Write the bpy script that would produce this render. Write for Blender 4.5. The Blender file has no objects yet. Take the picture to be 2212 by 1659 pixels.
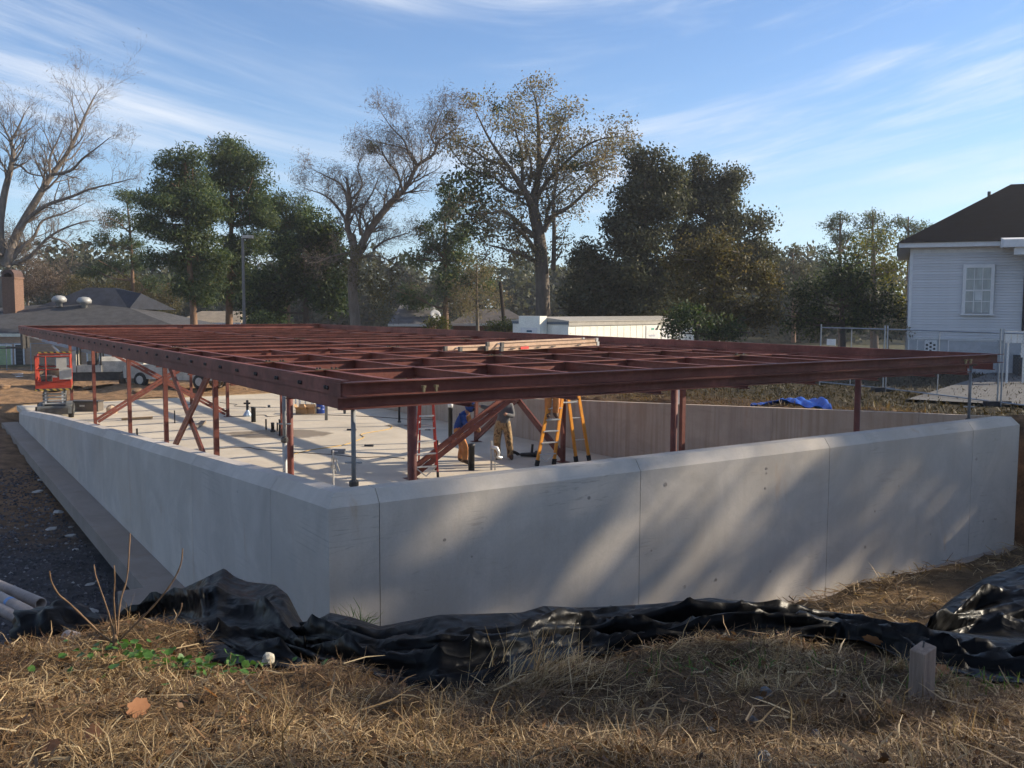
import bpy, bmesh, math, random
import numpy as np
from mathutils import Vector, Matrix

random.seed(7)
RNG = np.random.default_rng(7)
scene = bpy.context.scene
COL = scene.collection
R = math.radians

# ------------------------------------------------------------------ camera
EYE = 4.2
PITCH = R(4.685)
ROLL = R(0.22)
cam_d = bpy.data.cameras.new('camera')
cam_d.sensor_width = 36.0
cam_d.lens = 36.0 * 2007.0 / 2212.0
cam_d.clip_start = 0.05
cam_d.clip_end = 6000
cam = bpy.data.objects.new('camera', cam_d)
COL.objects.link(cam)
cam.location = (0, 0, EYE)
cam.rotation_euler = (Matrix.Rotation(math.pi / 2 - PITCH, 4, 'X') @ Matrix.Rotation(ROLL, 4, 'Z')).to_euler()
scene.camera = cam

# ------------------------------------------------------------------ sun and sky
SUN_AZ = R(77.0)      # clockwise from +Y
SUN_EL = R(24.5)
SUN_DIR = Vector((math.sin(SUN_AZ) * math.cos(SUN_EL), math.cos(SUN_AZ) * math.cos(SUN_EL), math.sin(SUN_EL)))
world = bpy.data.worlds.new('World')
scene.world = world
world.use_nodes = True
wt = world.node_tree
for n in list(wt.nodes):
    wt.nodes.remove(n)


def wn(t, **kw):
    n = wt.nodes.new(t)
    for k, v in kw.items():
        setattr(n, k, v)
    return n


w_out = wn('ShaderNodeOutputWorld')
w_bg = wn('ShaderNodeBackground')
sky = wn('ShaderNodeTexSky', sky_type='NISHITA')
sky.sun_disc = False
sky.sun_elevation = SUN_EL
sky.sun_rotation = SUN_AZ
sky.air_density = 1.0
sky.dust_density = 0.2
sky.ozone_density = 2.0
w_bg.inputs['Strength'].default_value = 0.092
CLOUD = 0.85
SKY_TINT = (0.84, 0.97, 1.18, 1)
# cirrus: streaks running away from the viewer on a high flat layer
tc = wn('ShaderNodeTexCoord')
sep = wn('ShaderNodeSeparateXYZ')
wt.links.new(tc.outputs['Generated'], sep.inputs[0])


def wmath(op, a, b=None, c=None):
    n = wn('ShaderNodeMath', operation=op)
    for i, x in enumerate((a, b, c)):
        if x is None:
            continue
        if isinstance(x, (int, float)):
            n.inputs[i].default_value = x
        else:
            wt.links.new(x, n.inputs[i])
    return n.outputs[0]


ax2 = wmath('SQRT', wmath('ADD', wmath('MULTIPLY', sep.outputs[0], sep.outputs[0]), 0.03))
cv = wmath('SUBTRACT', sep.outputs[2], wmath('MULTIPLY', ax2, 0.30))
comb = wn('ShaderNodeCombineXYZ')
wt.links.new(sep.outputs[0], comb.inputs[0])
wt.links.new(cv, comb.inputs[1])
wt.links.new(sep.outputs[1], comb.inputs[2])


def wnoise(scale3, loc, sc, det, rough, dist):
    m = wn('ShaderNodeMapping')
    m.inputs['Scale'].default_value = scale3
    m.inputs['Location'].default_value = loc
    wt.links.new(comb.outputs[0], m.inputs[0])
    n = wn('ShaderNodeTexNoise')
    n.inputs['Scale'].default_value = sc
    n.inputs['Detail'].default_value = det
    n.inputs['Roughness'].default_value = rough
    n.inputs['Distortion'].default_value = dist
    wt.links.new(m.outputs[0], n.inputs['Vector'])
    return n.outputs[0]


def wramp(x, a, b):
    r = wn('ShaderNodeMapRange', interpolation_type='SMOOTHSTEP')
    r.inputs[1].default_value = a
    r.inputs[2].default_value = b
    wt.links.new(x, r.inputs[0])
    return r.outputs[0]


layers = []
for l1, l2 in (((5.1, 3.3, 1.5), (8.8, 4.1, 2)), ((9.4, 2.6, 4), (6.6, 1.4, 5))):
    streak = wramp(wnoise((.9, 7.5, .5), l1, 1.5, 8, 0.62, 0.45), 0.46, 0.72)
    patch = wramp(wnoise((1.5, 3.0, .8), l2, 1.2, 2, 0.5, 0.2), 0.33, 0.62)
    layers.append(wmath('MULTIPLY', streak, patch))
cl = wmath('MINIMUM', wmath('MULTIPLY', wmath('MAXIMUM', layers[0], layers[1]), CLOUD), 0.8)
tint = wn('ShaderNodeMix', data_type='RGBA', blend_type='MULTIPLY')
tint.inputs[0].default_value = 1.0
wt.links.new(sky.outputs[0], tint.inputs[6])
tint.inputs[7].default_value = SKY_TINT
hz = wmath('MULTIPLY', wmath('POWER', wmath('SUBTRACT', 1.0, wmath('MINIMUM', wmath('ABSOLUTE', sep.outputs[2]), 1.0)), 8.0), 0.55)
mixh = wn('ShaderNodeMix', data_type='RGBA')
wt.links.new(hz, mixh.inputs[0])
wt.links.new(tint.outputs[2], mixh.inputs[6])
mixh.inputs[7].default_value = (4.3, 5.7, 7.2, 1)
mixc = wn('ShaderNodeMix', data_type='RGBA')
wt.links.new(cl, mixc.inputs[0])
wt.links.new(mixh.outputs[2], mixc.inputs[6])
mixc.inputs[7].default_value = (6.6, 6.9, 7.4, 1)
wt.links.new(mixc.outputs[2], w_bg.inputs['Color'])
wt.links.new(w_bg.outputs[0], w_out.inputs[0])

sun_d = bpy.data.lights.new('sun', 'SUN')
sun_d.energy = 5.0
sun_d.angle = R(0.53)
sun_d.color = (1.0, 0.87, 0.68)
sun = bpy.data.objects.new('sun', sun_d)
COL.objects.link(sun)
sun.rotation_euler = SUN_DIR.to_track_quat('Z', 'Y').to_euler()
sun.location = (60, 30, 40)

vs = scene.view_settings
vs.view_transform = 'Standard'
vs.look = 'None'
vs.gamma = 1.0
vs.use_curve_mapping = False
vs.exposure = 0.68
scene.cycles.use_adaptive_sampling = True
scene.cycles.adaptive_threshold = 0.03
scene.cycles.max_bounces = 5
scene.cycles.diffuse_bounces = 2
scene.cycles.glossy_bounces = 3
scene.cycles.transmission_bounces = 3
scene.cycles.transparent_max_bounces = 6
scene.cycles.caustics_reflective = False
scene.cycles.caustics_refractive = False

# ------------------------------------------------------------------ survey: the building's own axes and sight lines
TH = R(56.723)
AX = Vector((math.sin(TH), math.cos(TH), 0))       # along the front wall
BX = Vector((-math.cos(TH), math.sin(TH), 0))      # along the side walls, away
ORG = Vector((-1.897, 9.493, 0))
ZW, ZF, WL = 2.257, 3.391, 13.335


def W(a, b, z=0.0):
    p = ORG + AX * a + BX * b
    return Vector((p.x, p.y, z))


def AB(x, y):
    d = Vector((x, y, 0)) - ORG
    return d.dot(AX), d.dot(BX)


_cp, _sp = math.cos(PITCH), math.sin(PITCH)
_cr, _sr = math.cos(ROLL), math.sin(ROLL)


def ray(x, y):
    u, v = (x - 1106.0) / 2007.0, (y - 829.5) / 2007.0
    u, v = _cr * u + _sr * v, -_sr * u + _cr * v
    return Vector((u, _cp - v * _sp, -_sp - v * _cp))


def at_z(x, y, z=0.0):
    d = ray(x, y)
    t = (z - EYE) / d.z
    return Vector((d.x * t, d.y * t, z))


def at_y(x, y, Y):
    d = ray(x, y)
    t = Y / d.y
    return Vector((d.x * t, Y, EYE + d.z * t))


def on_front(x):      # distance along the front wall seen at column x
    d = ray(x, 1150)
    # solve ORG + a*AX on the ray in plan
    den = AX.x * d.y - AX.y * d.x
    return (ORG.y * d.x - ORG.x * d.y) / den


def on_left(x):
    d = ray(x, 1000)
    den = BX.x * d.y - BX.y * d.x
    return (ORG.y * d.x - ORG.x * d.y) / den


# ------------------------------------------------------------------ mesh helpers
def frame_of(d, up=(0, 0, 1)):
    d = Vector(d).normalized()
    up = Vector(up)
    if abs(d.dot(up)) > 0.985:
        up = Vector((1, 0, 0)) if abs(d.x) < 0.9 else Vector((0, 1, 0))
    s = d.cross(up).normalized()
    u = s.cross(d).normalized()
    return s, u


class MB:
    def __init__(s):
        s.v = []
        s.f = []

    def add(s, vs, fs):
        n = len(s.v)
        s.v += [tuple(p) for p in vs]
        s.f += [tuple(i + n for i in f) for f in fs]
        return s

    def hexa(s, p):      # eight corners, bottom four then top four
        return s.add(p, [(3, 2, 1, 0), (4, 5, 6, 7), (0, 1, 5, 4), (1, 2, 6, 5), (2, 3, 7, 6), (3, 0, 4, 7)])

    def box(s, x0, y0, z0, x1, y1, z1):
        return s.hexa([(x0, y0, z0), (x1, y0, z0), (x1, y1, z0), (x0, y1, z0), (x0, y0, z1), (x1, y0, z1), (x1, y1, z1), (x0, y1, z1)])

    def boxab(s, a0, b0, z0, a1, b1, z1):
        return s.hexa([W(a0, b0, z0), W(a1, b0, z0), W(a1, b1, z0), W(a0, b1, z0), W(a0, b0, z1), W(a1, b0, z1), W(a1, b1, z1), W(a0, b1, z1)])

    def prism(s, prof, p0, p1, up=(0, 0, 1)):
        p0, p1 = Vector(p0), Vector(p1)
        sd, u = frame_of(p1 - p0, up)
        n = len(prof)
        vs = [p0 + sd * a + u * b for a, b in prof] + [p1 + sd * a + u * b for a, b in prof]
        fs = [tuple(range(n - 1, -1, -1)), tuple(range(n, 2 * n))]
        fs += [(i, (i + 1) % n, n + (i + 1) % n, n + i) for i in range(n)]
        return s.add(vs, fs)

    def bar(s, p0, p1, w, h, up=(0, 0, 1)):
        w, h = w / 2, h / 2
        return s.prism([(-w, -h), (w, -h), (w, h), (-w, h)], p0, p1, up)

    def ibeam(s, p0, p1, h, w, tw=.012, tf=.014, up=(0, 0, 1)):
        h, w, tw = h / 2, w / 2, tw / 2
        return s.prism([(-w, -h), (w, -h), (w, -h + tf), (tw, -h + tf), (tw, h - tf), (w, h - tf), (w, h), (-w, h), (-w, h - tf),
                        (-tw, h - tf), (-tw, -h + tf), (-w, -h + tf)], p0, p1, up)

    def channel(s, p0, p1, h, w, t=.012, up=(0, 0, 1)):     # web at -side, flanges towards +side
        h = h / 2
        return s.prism([(0, -h), (w, -h), (w, -h + t), (t, -h + t), (t, h - t), (w, h - t), (w, h), (0, h)], p0, p1, up)

    def tube(s, pts, rad, n=8, caps=True):
        pts = [Vector(p) for p in pts]
        if not hasattr(rad, '__len__'):
            rad = [rad] * len(pts)
        vs, fs = [], []
        su = None
        for i, p in enumerate(pts):
            a = pts[max(i - 1, 0)]
            b = pts[min(i + 1, len(pts) - 1)]
            d = (b - a)
            if d.length < 1e-9:
                d = Vector((0, 0, 1))
            d.normalize()
            if su is None:
                su = frame_of(d)[0]
            sd = (su - d * su.dot(d))
            if sd.length < 1e-6:
                sd = frame_of(d)[0]
            sd.normalize()
            su = sd
            u = d.cross(sd)
            for k in range(n):
                t = 2 * math.pi * k / n
                vs.append(p + (sd * math.cos(t) + u * math.sin(t)) * rad[i])
        m = len(pts)
        for i in range(m - 1):
            for k in range(n):
                k2 = (k + 1) % n
                fs.append((i * n + k, i * n + k2, (i + 1) * n + k2, (i + 1) * n + k))
        if caps:
            fs.append(tuple(range(n - 1, -1, -1)))
            fs.append(tuple((m - 1) * n + k for k in range(n)))
        return s.add(vs, fs)

    def lathe(s, prof, c, n=14, axis=(0, 0, 1)):
        c = Vector(c)
        sd, u = frame_of(axis)
        ax = Vector(axis).normalized()
        vs, fs = [], []
        for r, h in prof:
            for k in range(n):
                t = 2 * math.pi * k / n
                vs.append(c + ax * h + (sd * math.cos(t) + u * math.sin(t)) * max(r, 1e-4))
        m = len(prof)
        for i in range(m - 1):
            for k in range(n):
                k2 = (k + 1) % n
                fs.append((i * n + k, i * n + k2, (i + 1) * n + k2, (i + 1) * n + k))
        fs.append(tuple(range(n - 1, -1, -1)))
        fs.append(tuple((m - 1) * n + k for k in range(n)))
        return s.add(vs, fs)

    def build(s, name, mat, parent=None, smooth=False, local=False, fix=True):
        me = bpy.data.meshes.new(name)
        v = np.array(s.v, dtype=float)
        o = bpy.data.objects.new(name, me)
        COL.objects.link(o)
        if parent is not None:
            o.parent = parent
            if not local:
                mi = np.array(wm(parent).inverted())
                v = v @ mi[:3, :3].T + mi[:3, 3]
        elif not local:
            org = np.array([v[:, 0].mean(), v[:, 1].mean(), v[:, 2].min()])
            v = v - org
            o.location = org
        me.from_pydata(v.tolist(), [], s.f)
        if fix and len(s.f) < 60000:
            bm = bmesh.new()
            bm.from_mesh(me)
            bmesh.ops.recalc_face_normals(bm, faces=bm.faces)
            bm.to_mesh(me)
            bm.free()
        if smooth:
            me.polygons.foreach_set('use_smooth', [True] * len(me.polygons))
        me.materials.append(mat)
        me.update()
        return o


def wm(o):
    m = o.matrix_basis.copy()
    while o.parent:
        o = o.parent
        m = o.matrix_basis @ m
    return m


def tag(o, label=None, cat=None, group=None, kind=None):
    if label:
        o['label'] = label
    if cat:
        o['category'] = cat
    if group:
        o['group'] = group
    if kind:
        o['kind'] = kind
    return o


def thing(name, label, cat, loc=(0, 0, 0), rz=0.0, group=None):
    o = bpy.data.objects.new(name, None)
    COL.objects.link(o)
    o.location = loc
    o.rotation_euler = (0, 0, rz)
    o.empty_display_size = 0.2
    return tag(o, label, cat, group)


def copy_tree(o, parent=None):
    c = o.copy()
    COL.objects.link(c)
    c.parent = parent
    for ch in list(o.children):
        copy_tree(ch, c)
    return c


def link_copy(src, name, parent, loc, rot=None):
    c = bpy.data.objects.new(name, src.data)
    COL.objects.link(c)
    c.parent = parent
    c.location = loc
    if rot is not None:
        c.rotation_euler = rot
    return c


def quads(name, mat, V, parent=None, kind=None, label=None):
    """one mesh of many loose quads; V is (n,4,3) in world space"""
    n = len(V)
    me = bpy.data.meshes.new(name)
    v = V.reshape(-1, 3)
    o = bpy.data.objects.new(name, me)
    COL.objects.link(o)
    if parent is not None:
        o.parent = parent
        mi = np.array(wm(parent).inverted())
        v = v @ mi[:3, :3].T + mi[:3, 3]
    else:
        org = np.array([v[:, 0].mean(), v[:, 1].mean(), v[:, 2].min()])
        v = v - org
        o.location = org
    me.vertices.add(n * 4)
    me.vertices.foreach_set('co', v.astype(np.float32).ravel())
    me.loops.add(n * 4)
    me.loops.foreach_set('vertex_index', np.arange(n * 4, dtype=np.int32))
    me.polygons.add(n)
    me.polygons.foreach_set('loop_start', np.arange(0, n * 4, 4, dtype=np.int32))
    me.polygons.foreach_set('loop_total', np.full(n, 4, dtype=np.int32))
    me.update(calc_edges=True)
    me.materials.append(mat)
    return o


# ------------------------------------------------------------------ materials
MATS = {}


def mk(name):
    m = bpy.data.materials.new(name)
    m.use_nodes = True
    nt = m.node_tree
    b = nt.nodes['Principled BSDF']
    MATS[name] = m
    return m, nt, b


class NT:
    def __init__(s, nt):
        s.nt = nt

    def n(s, t, **kw):
        x = s.nt.nodes.new(t)
        for k, v in kw.items():
            setattr(x, k, v)
        return x

    def l(s, a, b):
        s.nt.links.new(a, b)

    def coord(s, scale=(1, 1, 1), kind='Object'):
        t = s.n('ShaderNodeTexCoord')
        m = s.n('ShaderNodeMapping')
        m.inputs['Scale'].default_value = scale
        s.l(t.outputs[kind], m.inputs[0])
        return m.outputs[0]

    def noise(s, vec, scale, det=4, rough=.55, dist=0):
        x = s.n('ShaderNodeTexNoise')
        x.inputs['Scale'].default_value = scale
        x.inputs['Detail'].default_value = det
        x.inputs['Roughness'].default_value = rough
        x.inputs['Distortion'].default_value = dist
        s.l(vec, x.inputs['Vector'])
        return x.outputs[0]

    def rng(s, x, a, b, c=0.0, d=1.0, smooth=True):
        r = s.n('ShaderNodeMapRange')
        if smooth:
            r.interpolation_type = 'SMOOTHSTEP'
        for i, v in enumerate((a, b, c, d)):
            r.inputs[i + 1].default_value = v
        s.l(x, r.inputs[0])
        return r.outputs[0]

    def mix(s, f, a, b, mode='MIX'):
        m = s.n('ShaderNodeMix', data_type='RGBA', blend_type=mode)
        for i, v in ((0, f), (6, a), (7, b)):
            if isinstance(v, (int, float)):
                m.inputs[i].default_value = v
            elif isinstance(v, (tuple, list)):
                m.inputs[i].default_value = (*v[:3], 1)
            else:
                s.l(v, m.inputs[i])
        return m.outputs[2]

    def math(s, op, a, b=None):
        m = s.n('ShaderNodeMath', operation=op)
        for i, v in enumerate((a, b)):
            if v is None:
                continue
            if isinstance(v, (int, float)):
                m.inputs[i].default_value = v
            else:
                s.l(v, m.inputs[i])
        return m.outputs[0]

    def ramp(s, x, stops):
        r = s.n('ShaderNodeValToRGB')
        e = r.color_ramp.elements
        while len(e) > 1:
            e.remove(e[0])
        e[0].position = stops[0][0]
        e[0].color = (*stops[0][1], 1)
        for p, c in stops[1:]:
            k = e.new(p)
            k.color = (*c, 1)
        s.l(x, r.inputs[0])
        return r.outputs[0]

    def bump(s, b, h, strength, dist=.02):
        x = s.n('ShaderNodeBump')
        x.inputs['Strength'].default_value = strength
        x.inputs['Distance'].default_value = dist
        s.l(h, x.inputs['Height'])
        s.l(x.outputs[0], b.inputs['Normal'])


def sc(c, k):
    return tuple(min(1, x * k) for x in c)


def M(name, c, rough=.7, var=.18, scale=3.0, bump=.15, bscale=None, metal=0.0, col2=None, stretch=(1, 1, 1), objvar=0.0, spec=.4, fine=1.0):
    if name in MATS:
        return MATS[name]
    m, nt, b = mk(name)
    g = NT(nt)
    v = g.coord(stretch)
    n1 = g.noise(v, scale, 6, .6)
    f = g.rng(n1, .3, .7)
    hi = col2 if col2 else sc(c, 1 + var)
    col = g.mix(f, sc(c, 1 - var), hi)
    n2 = g.noise(v, scale * 9, 3, .6)
    col = g.mix(g.rng(n2, .35, .75, 0, .35 * fine), col, sc(c, .55))
    if objvar:
        oi = g.n('ShaderNodeObjectInfo')
        col = g.mix(1.0, col, g.ramp(oi.outputs['Random'], [(0, (1 - objvar,) * 3), (1, (1 + objvar * .0,) * 3)]), 'MULTIPLY')
    g.l(col, b.inputs['Base Color'])
    b.inputs['Roughness'].default_value = rough
    b.inputs['Metallic'].default_value = metal
    b.inputs['Specular IOR Level'].default_value = spec
    if bump:
        g.bump(b, g.noise(v, bscale or scale * 12, 5, .65), bump)
    return m


def leafmat(name, stops, trans=.35, rough=.6, zc=None):
    """foliage: each leaf its own tone, light passing through"""
    if name in MATS:
        return MATS[name]
    m, nt, b = mk(name)
    g = NT(nt)
    geo = g.n('ShaderNodeNewGeometry')
    col = g.ramp(geo.outputs['Random Per Island'], stops)
    v = g.coord((1, 1, 1))
    big = g.rng(g.noise(v, .35, 3, .6), .35, .68)
    col = g.mix(big, col, g.mix(1.0, col, (.62, .60, .62), 'MULTIPLY'))
    b.inputs['Roughness'].default_value = rough
    b.inputs['Specular IOR Level'].default_value = .25
    g.l(col, b.inputs['Base Color'])
    tr = g.n('ShaderNodeBsdfTranslucent')
    g.l(g.mix(1.0, col, (1.25, 1.2, .8), 'MULTIPLY'), tr.inputs[0])
    ms = g.n('ShaderNodeMixShader')
    ms.inputs[0].default_value = trans
    out = nt.nodes['Material Output']
    g.l(b.outputs[0], ms.inputs[1])
    g.l(tr.outputs[0], ms.inputs[2])
    g.l(ms.outputs[0], out.inputs[0])
    return m


def concrete(name, c, panel=0.10, streak=.35, pits=True, stain=False):
    m, nt, b = mk(name)
    g = NT(nt)
    tcn = g.n('ShaderNodeTexCoord')
    geo = g.n('ShaderNodeNewGeometry')

    def co(scale):
        mp = g.n('ShaderNodeMapping')
        mp.inputs['Scale'].default_value = scale
        g.l(geo.outputs['Position'], mp.inputs[0])
        return mp.outputs[0]
    v = co((1, 1, 1))
    blot = g.rng(g.noise(v, .9, 6, .66, .8), .3, .72)
    col = g.mix(blot, sc(c, .84), sc(c, 1.08))
    st = g.rng(g.noise(co((3.2, 3.2, .14)), 2.4, 5, .6), .42, .74)
    col = g.mix(g.math('MULTIPLY', st, streak), col, (c[0] * .66, c[1] * .60, c[2] * .52))
    grain = g.rng(g.noise(v, 38, 4, .7), .35, .75)
    col = g.mix(g.math('MULTIPLY', grain, .22), col, sc(c, .62))
    if pits:
        vo = g.n('ShaderNodeTexVoronoi')
        vo.inputs['Scale'].default_value = 2.6
        g.l(v, vo.inputs['Vector'])
        pit = g.rng(vo.outputs['Distance'], .018, .05, 1, 0)
        msk = g.rng(g.noise(v, 1.7, 2, .5), .48, .6)
        col = g.mix(g.math('MULTIPLY', g.math('MULTIPLY', pit, msk), .75), col, sc(c, .28))
    if stain:
        dt = g.n('ShaderNodeVectorMath', operation='DOT_PRODUCT')
        g.l(geo.outputs['Position'], dt.inputs[0])
        dt.inputs[1].default_value = (math.sin(R(56.723)), math.cos(R(56.723)), 0)
        sp_ = g.n('ShaderNodeSeparateXYZ')
        g.l(geo.outputs['Position'], sp_.inputs[0])
        cb = g.n('ShaderNodeCombineXYZ')
        g.l(g.math('MULTIPLY', dt.outputs['Value'], .55), cb.inputs[0])
        g.l(g.math('MULTIPLY', sp_.outputs[2], 9.0), cb.inputs[1])
        ln = g.rng(g.math('ABSOLUTE', g.math('SUBTRACT', g.noise(cb.outputs[0], 1.0, 3, .5, .2), .5)), .0, .012, 1, 0)
        lm = g.rng(g.noise(v, .8, 3, .6), .5, .62)
        col = g.mix(g.math('MULTIPLY', g.math('MULTIPLY', ln, lm), .5), col, sc(c, .5))
        lo = g.rng(g.noise(v, .35, 4, .6, .4), .42, .64)
        col = g.mix(g.math('MULTIPLY', lo, .35), col, (c[0] * .80, c[1] * .74, c[2] * .66))
        ru = g.rng(g.noise(co((1.6, 1.6, .35)), 1.3, 5, .6, .4), .60, .78)
        col = g.mix(g.math('MULTIPLY', ru, .55), col, (c[0] * .82, c[1] * .56, c[2] * .36))
    oi = g.n('ShaderNodeObjectInfo')
    col = g.mix(1.0, col, g.ramp(oi.outputs['Random'], [(0, (1 - panel, 1 - panel, 1 - panel * .8)), (1, (1, 1, 1))]), 'MULTIPLY')
    g.l(col, b.inputs['Base Color'])
    b.inputs['Roughness'].default_value = .86
    b.inputs['Specular IOR Level'].default_value = .3
    g.bump(b, g.noise(v, 30, 6, .7), .18, .01)
    return m


CONC = concrete('wall concrete', (.51, .462, .40), streak=.16, stain=True)
CONC_R = concrete('tan wall concrete', (.50, .405, .32), streak=.75, stain=True)
CONC_L = concrete('lightened wall concrete', (.56, .505, .445), streak=.14, stain=True)  # same concrete as the front, lightened to stand in for missing skylight
FOOT = concrete('footing concrete', (.33, .275, .23), streak=.15, stain=True)
STEEL = M('red primer steel', (.180, .047, .032), .62, .30, 1.3, .06, col2=(.255, .082, .058), objvar=.30, spec=.35, fine=1.5)
GALV = M('galvanised steel', (.36, .36, .35), .5, .12, 6, .05, metal=.15)
DARKST = M('dark steel', (.075, .07, .065), .5, .25, 6, .08, metal=.3)
# ================================================================== ground
_lat = RNG.random((256, 256))


def vnoise(x, y):
    xi, yi = np.floor(x).astype(int), np.floor(y).astype(int)
    fx, fy = x - xi, y - yi
    fx, fy = fx * fx * (3 - 2 * fx), fy * fy * (3 - 2 * fy)
    a = _lat[xi % 256, yi % 256]
    b = _lat[(xi + 1) % 256, yi % 256]
    c = _lat[xi % 256, (yi + 1) % 256]
    d = _lat[(xi + 1) % 256, (yi + 1) % 256]
    return (a * (1 - fx) + b * fx) * (1 - fy) + (c * (1 - fx) + d * fx) * fy


def fbm(x, y, o=4):
    s, k, t = 0, 1.0, 0
    for i in range(o):
        s = s + vnoise(x * 2 ** i + 17 * i, y * 2 ** i + 31 * i) * k
        t += k
        k *= .5
    return s / t - .5


def ss(x, a, b):
    t = np.clip((x - a) / (b - a), 0, 1)
    return t * t * (3 - 2 * t)


def zones(x, y):
    x = np.asarray(x, float)
    y = np.asarray(y, float)
    a = (x - ORG.x) * AX.x + (y - ORG.y) * AX.y
    b = (x - ORG.x) * BX.x + (y - ORG.y) * BX.y
    return x, y, a, b


def height(x, y):
    x, y, a, b = zones(x, y)
    rough = fbm(x * .9, y * .9)
    zl = -.95 + .60 * ss(b, 12, 30) + .10 * rough
    berm_top = 2.02 - .05 * np.clip(b, 0, 30)
    plat = 1.50 - 1.25 * ss(b, 22, 46)
    zr = plat + (berm_top - plat) * np.exp(-((a - 15.4) / 1.25) ** 2) * ss(b, -10, -1) + .5 * rough * np.exp(-((a - 15.5) / 2.2) ** 2) + .05 * rough
    zmid = zl + (-.75 - zl) * ss(a, -.35, .1)
    zmid = zmid + (zr - zmid) * ss(a, 13.45, 14.7)
    dirt = .10 + .75 * np.clip(fbm(x * .22 + 5, y * .22), -.2, .5) + .55 * rough + .30 * fbm(x * 2.1 + 3, y * 2.1)
    dirt = dirt * ss(b, 34.9, 38) - .04
    zb = dirt + (zr - dirt) * ss(a, 13, 17)
    far = np.hypot(x, y)
    zb = zb * (1 - ss(far, 62, 90)) + (-.4) * ss(far, 62, 90)
    z = zmid + (zb - zmid) * ss(b, 34.9, 36.0)
    # the bank the viewer stands on
    slope = 2.75 - .22 * (y - 2.83) + .16 * rough + .15 * fbm(x * 2.3 + 7, y * 2.9) + .06 * fbm(x * 7, y * 7)
    slope = slope + .13 * np.exp(-((x + 2.15) / .55) ** 2 - ((y - 5.5) / .7) ** 2) - .24 * np.exp(-((x + 1.2) / .58) ** 2 - ((y - 5.2) / .55) ** 2)
    slope = slope + .10 * np.exp(-((x - 1.45) / .95) ** 2 - ((y - 4.9) / .5) ** 2)
    slope = np.minimum(slope, 3.0)
    low = -.85 + .85 * ss(a, .8, 4.5) + .16 * rough + .10 * fbm(x * 2.2, y * 2.2)
    crest = 5.3 + .35 * np.sin(x * 1.1) * .3 - .25 * ss(x, -2.2, -3.2)
    t = ss(y, crest, crest + 3.4)
    zf = slope + (low - slope) * t
    zf = zf + (np.maximum(zf, zr) - zf) * ss(a, 13.5, 14.9)
    k = ss(b, .12, -.30)
    z = z + (zf - z) * k
    return z


def lin(segs):
    out = []
    for a, b, st in segs:
        n = max(1, int(round((b - a) / st)))
        out += list(np.linspace(a, b, n, endpoint=False))
    return np.array(out + [segs[-1][1]])


gx = lin([(-3000, -400, 400), (-400, -100, 40), (-100, -40, 6), (-40, -12, 1.1), (-12, -4, .3), (-4, 4.5, .09), (4.5, 13, .28), (13, 40, 1.0), (40, 100, 6), (100, 400, 40), (400, 3000, 400)])
gy = lin([(-400, -60, 60), (-60, 0, 6), (0, 2.4, .3), (2.4, 7.2, .08), (7.2, 22, .26), (22, 34, .6), (34, 62, .45), (62, 120, 4), (120, 400, 30), (400, 4000, 400)])
GX, GY = np.meshgrid(gx, gy)
GZ = height(GX, GY)
nx, ny = len(gx), len(gy)
gme = bpy.data.meshes.new('ground')
idx = np.arange(nx * ny).reshape(ny, nx)
fq = np.stack([idx[:-1, :-1], idx[:-1, 1:], idx[1:, 1:], idx[1:, :-1]], -1).reshape(-1, 4)
gme.vertices.add(nx * ny)
gme.vertices.foreach_set('co', np.stack([GX, GY, GZ], -1).astype(np.float32).ravel())
gme.loops.add(len(fq) * 4)
gme.loops.foreach_set('vertex_index', fq.astype(np.int32).ravel())
gme.polygons.add(len(fq))
gme.polygons.foreach_set('loop_start', np.arange(0, len(fq) * 4, 4, dtype=np.int32))
gme.polygons.foreach_set('loop_total', np.full(len(fq), 4, dtype=np.int32))
gme.update(calc_edges=True)
gme.polygons.foreach_set('use_smooth', [True] * len(fq))
_x, _y, _a, _b = zones(GX, GY)


def cmix(c0, c1, t):
    return c0 + (np.array(c1) - c0) * t[..., None]


gc = np.zeros((ny, nx, 3)) + np.array((.145, .095, .052))
nz = fbm(GX * .6, GY * .6)
gc = cmix(gc, (.085, .080, .084), ss(_a, .3, -.2) * ss(_b, -2.6, -1.2) * (1 - ss(_b + nz * 8, 10, 20)))
gc = cmix(gc, (.25, .15, .085), ss(_a, .3, -.4) * ss(_b + nz * 8, 11, 20))
gc = cmix(gc, (.33, .205, .115), ss(_b, 34, 36) * ss(_a, 15, 12))
gc = cmix(gc, (.13, .082, .045), ss(_a, 14.2, 14.9))
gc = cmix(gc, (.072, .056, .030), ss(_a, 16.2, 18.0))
gc = cmix(gc, (.30, .15, .075), ss(_a, 13.3, 13.7) * ss(_a, 15.0, 14.4) * .8)
gc = cmix(gc, (.105, .10, .052), ss(np.hypot(GX, GY), 62, 80))
ca = gme.color_attributes.new('soil', 'FLOAT_COLOR', 'POINT')
ca.data.foreach_set('color', np.concatenate([gc, np.ones((ny, nx, 1))], -1).astype(np.float32).ravel())
m, nt, b = mk('ground soil')
g = NT(nt)
at = g.n('ShaderNodeVertexColor')
at.layer_name = 'soil'
geo = g.n('ShaderNodeNewGeometry')
n1 = g.rng(g.noise(geo.outputs['Position'], 2.2, 8, .7), .3, .7)
col = g.mix(n1, g.mix(1.0, at.outputs[0], (.55, .55, .55), 'MULTIPLY'), g.mix(1.0, at.outputs[0], (1.35, 1.32, 1.25), 'MULTIPLY'))
n2 = g.rng(g.noise(geo.outputs['Position'], 26, 6, .75), .3, .72)
col = g.mix(n2, g.mix(1.0, col, (.6, .6, .6), 'MULTIPLY'), col)
g.l(col, b.inputs['Base Color'])
b.inputs['Roughness'].default_value = .95
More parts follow.
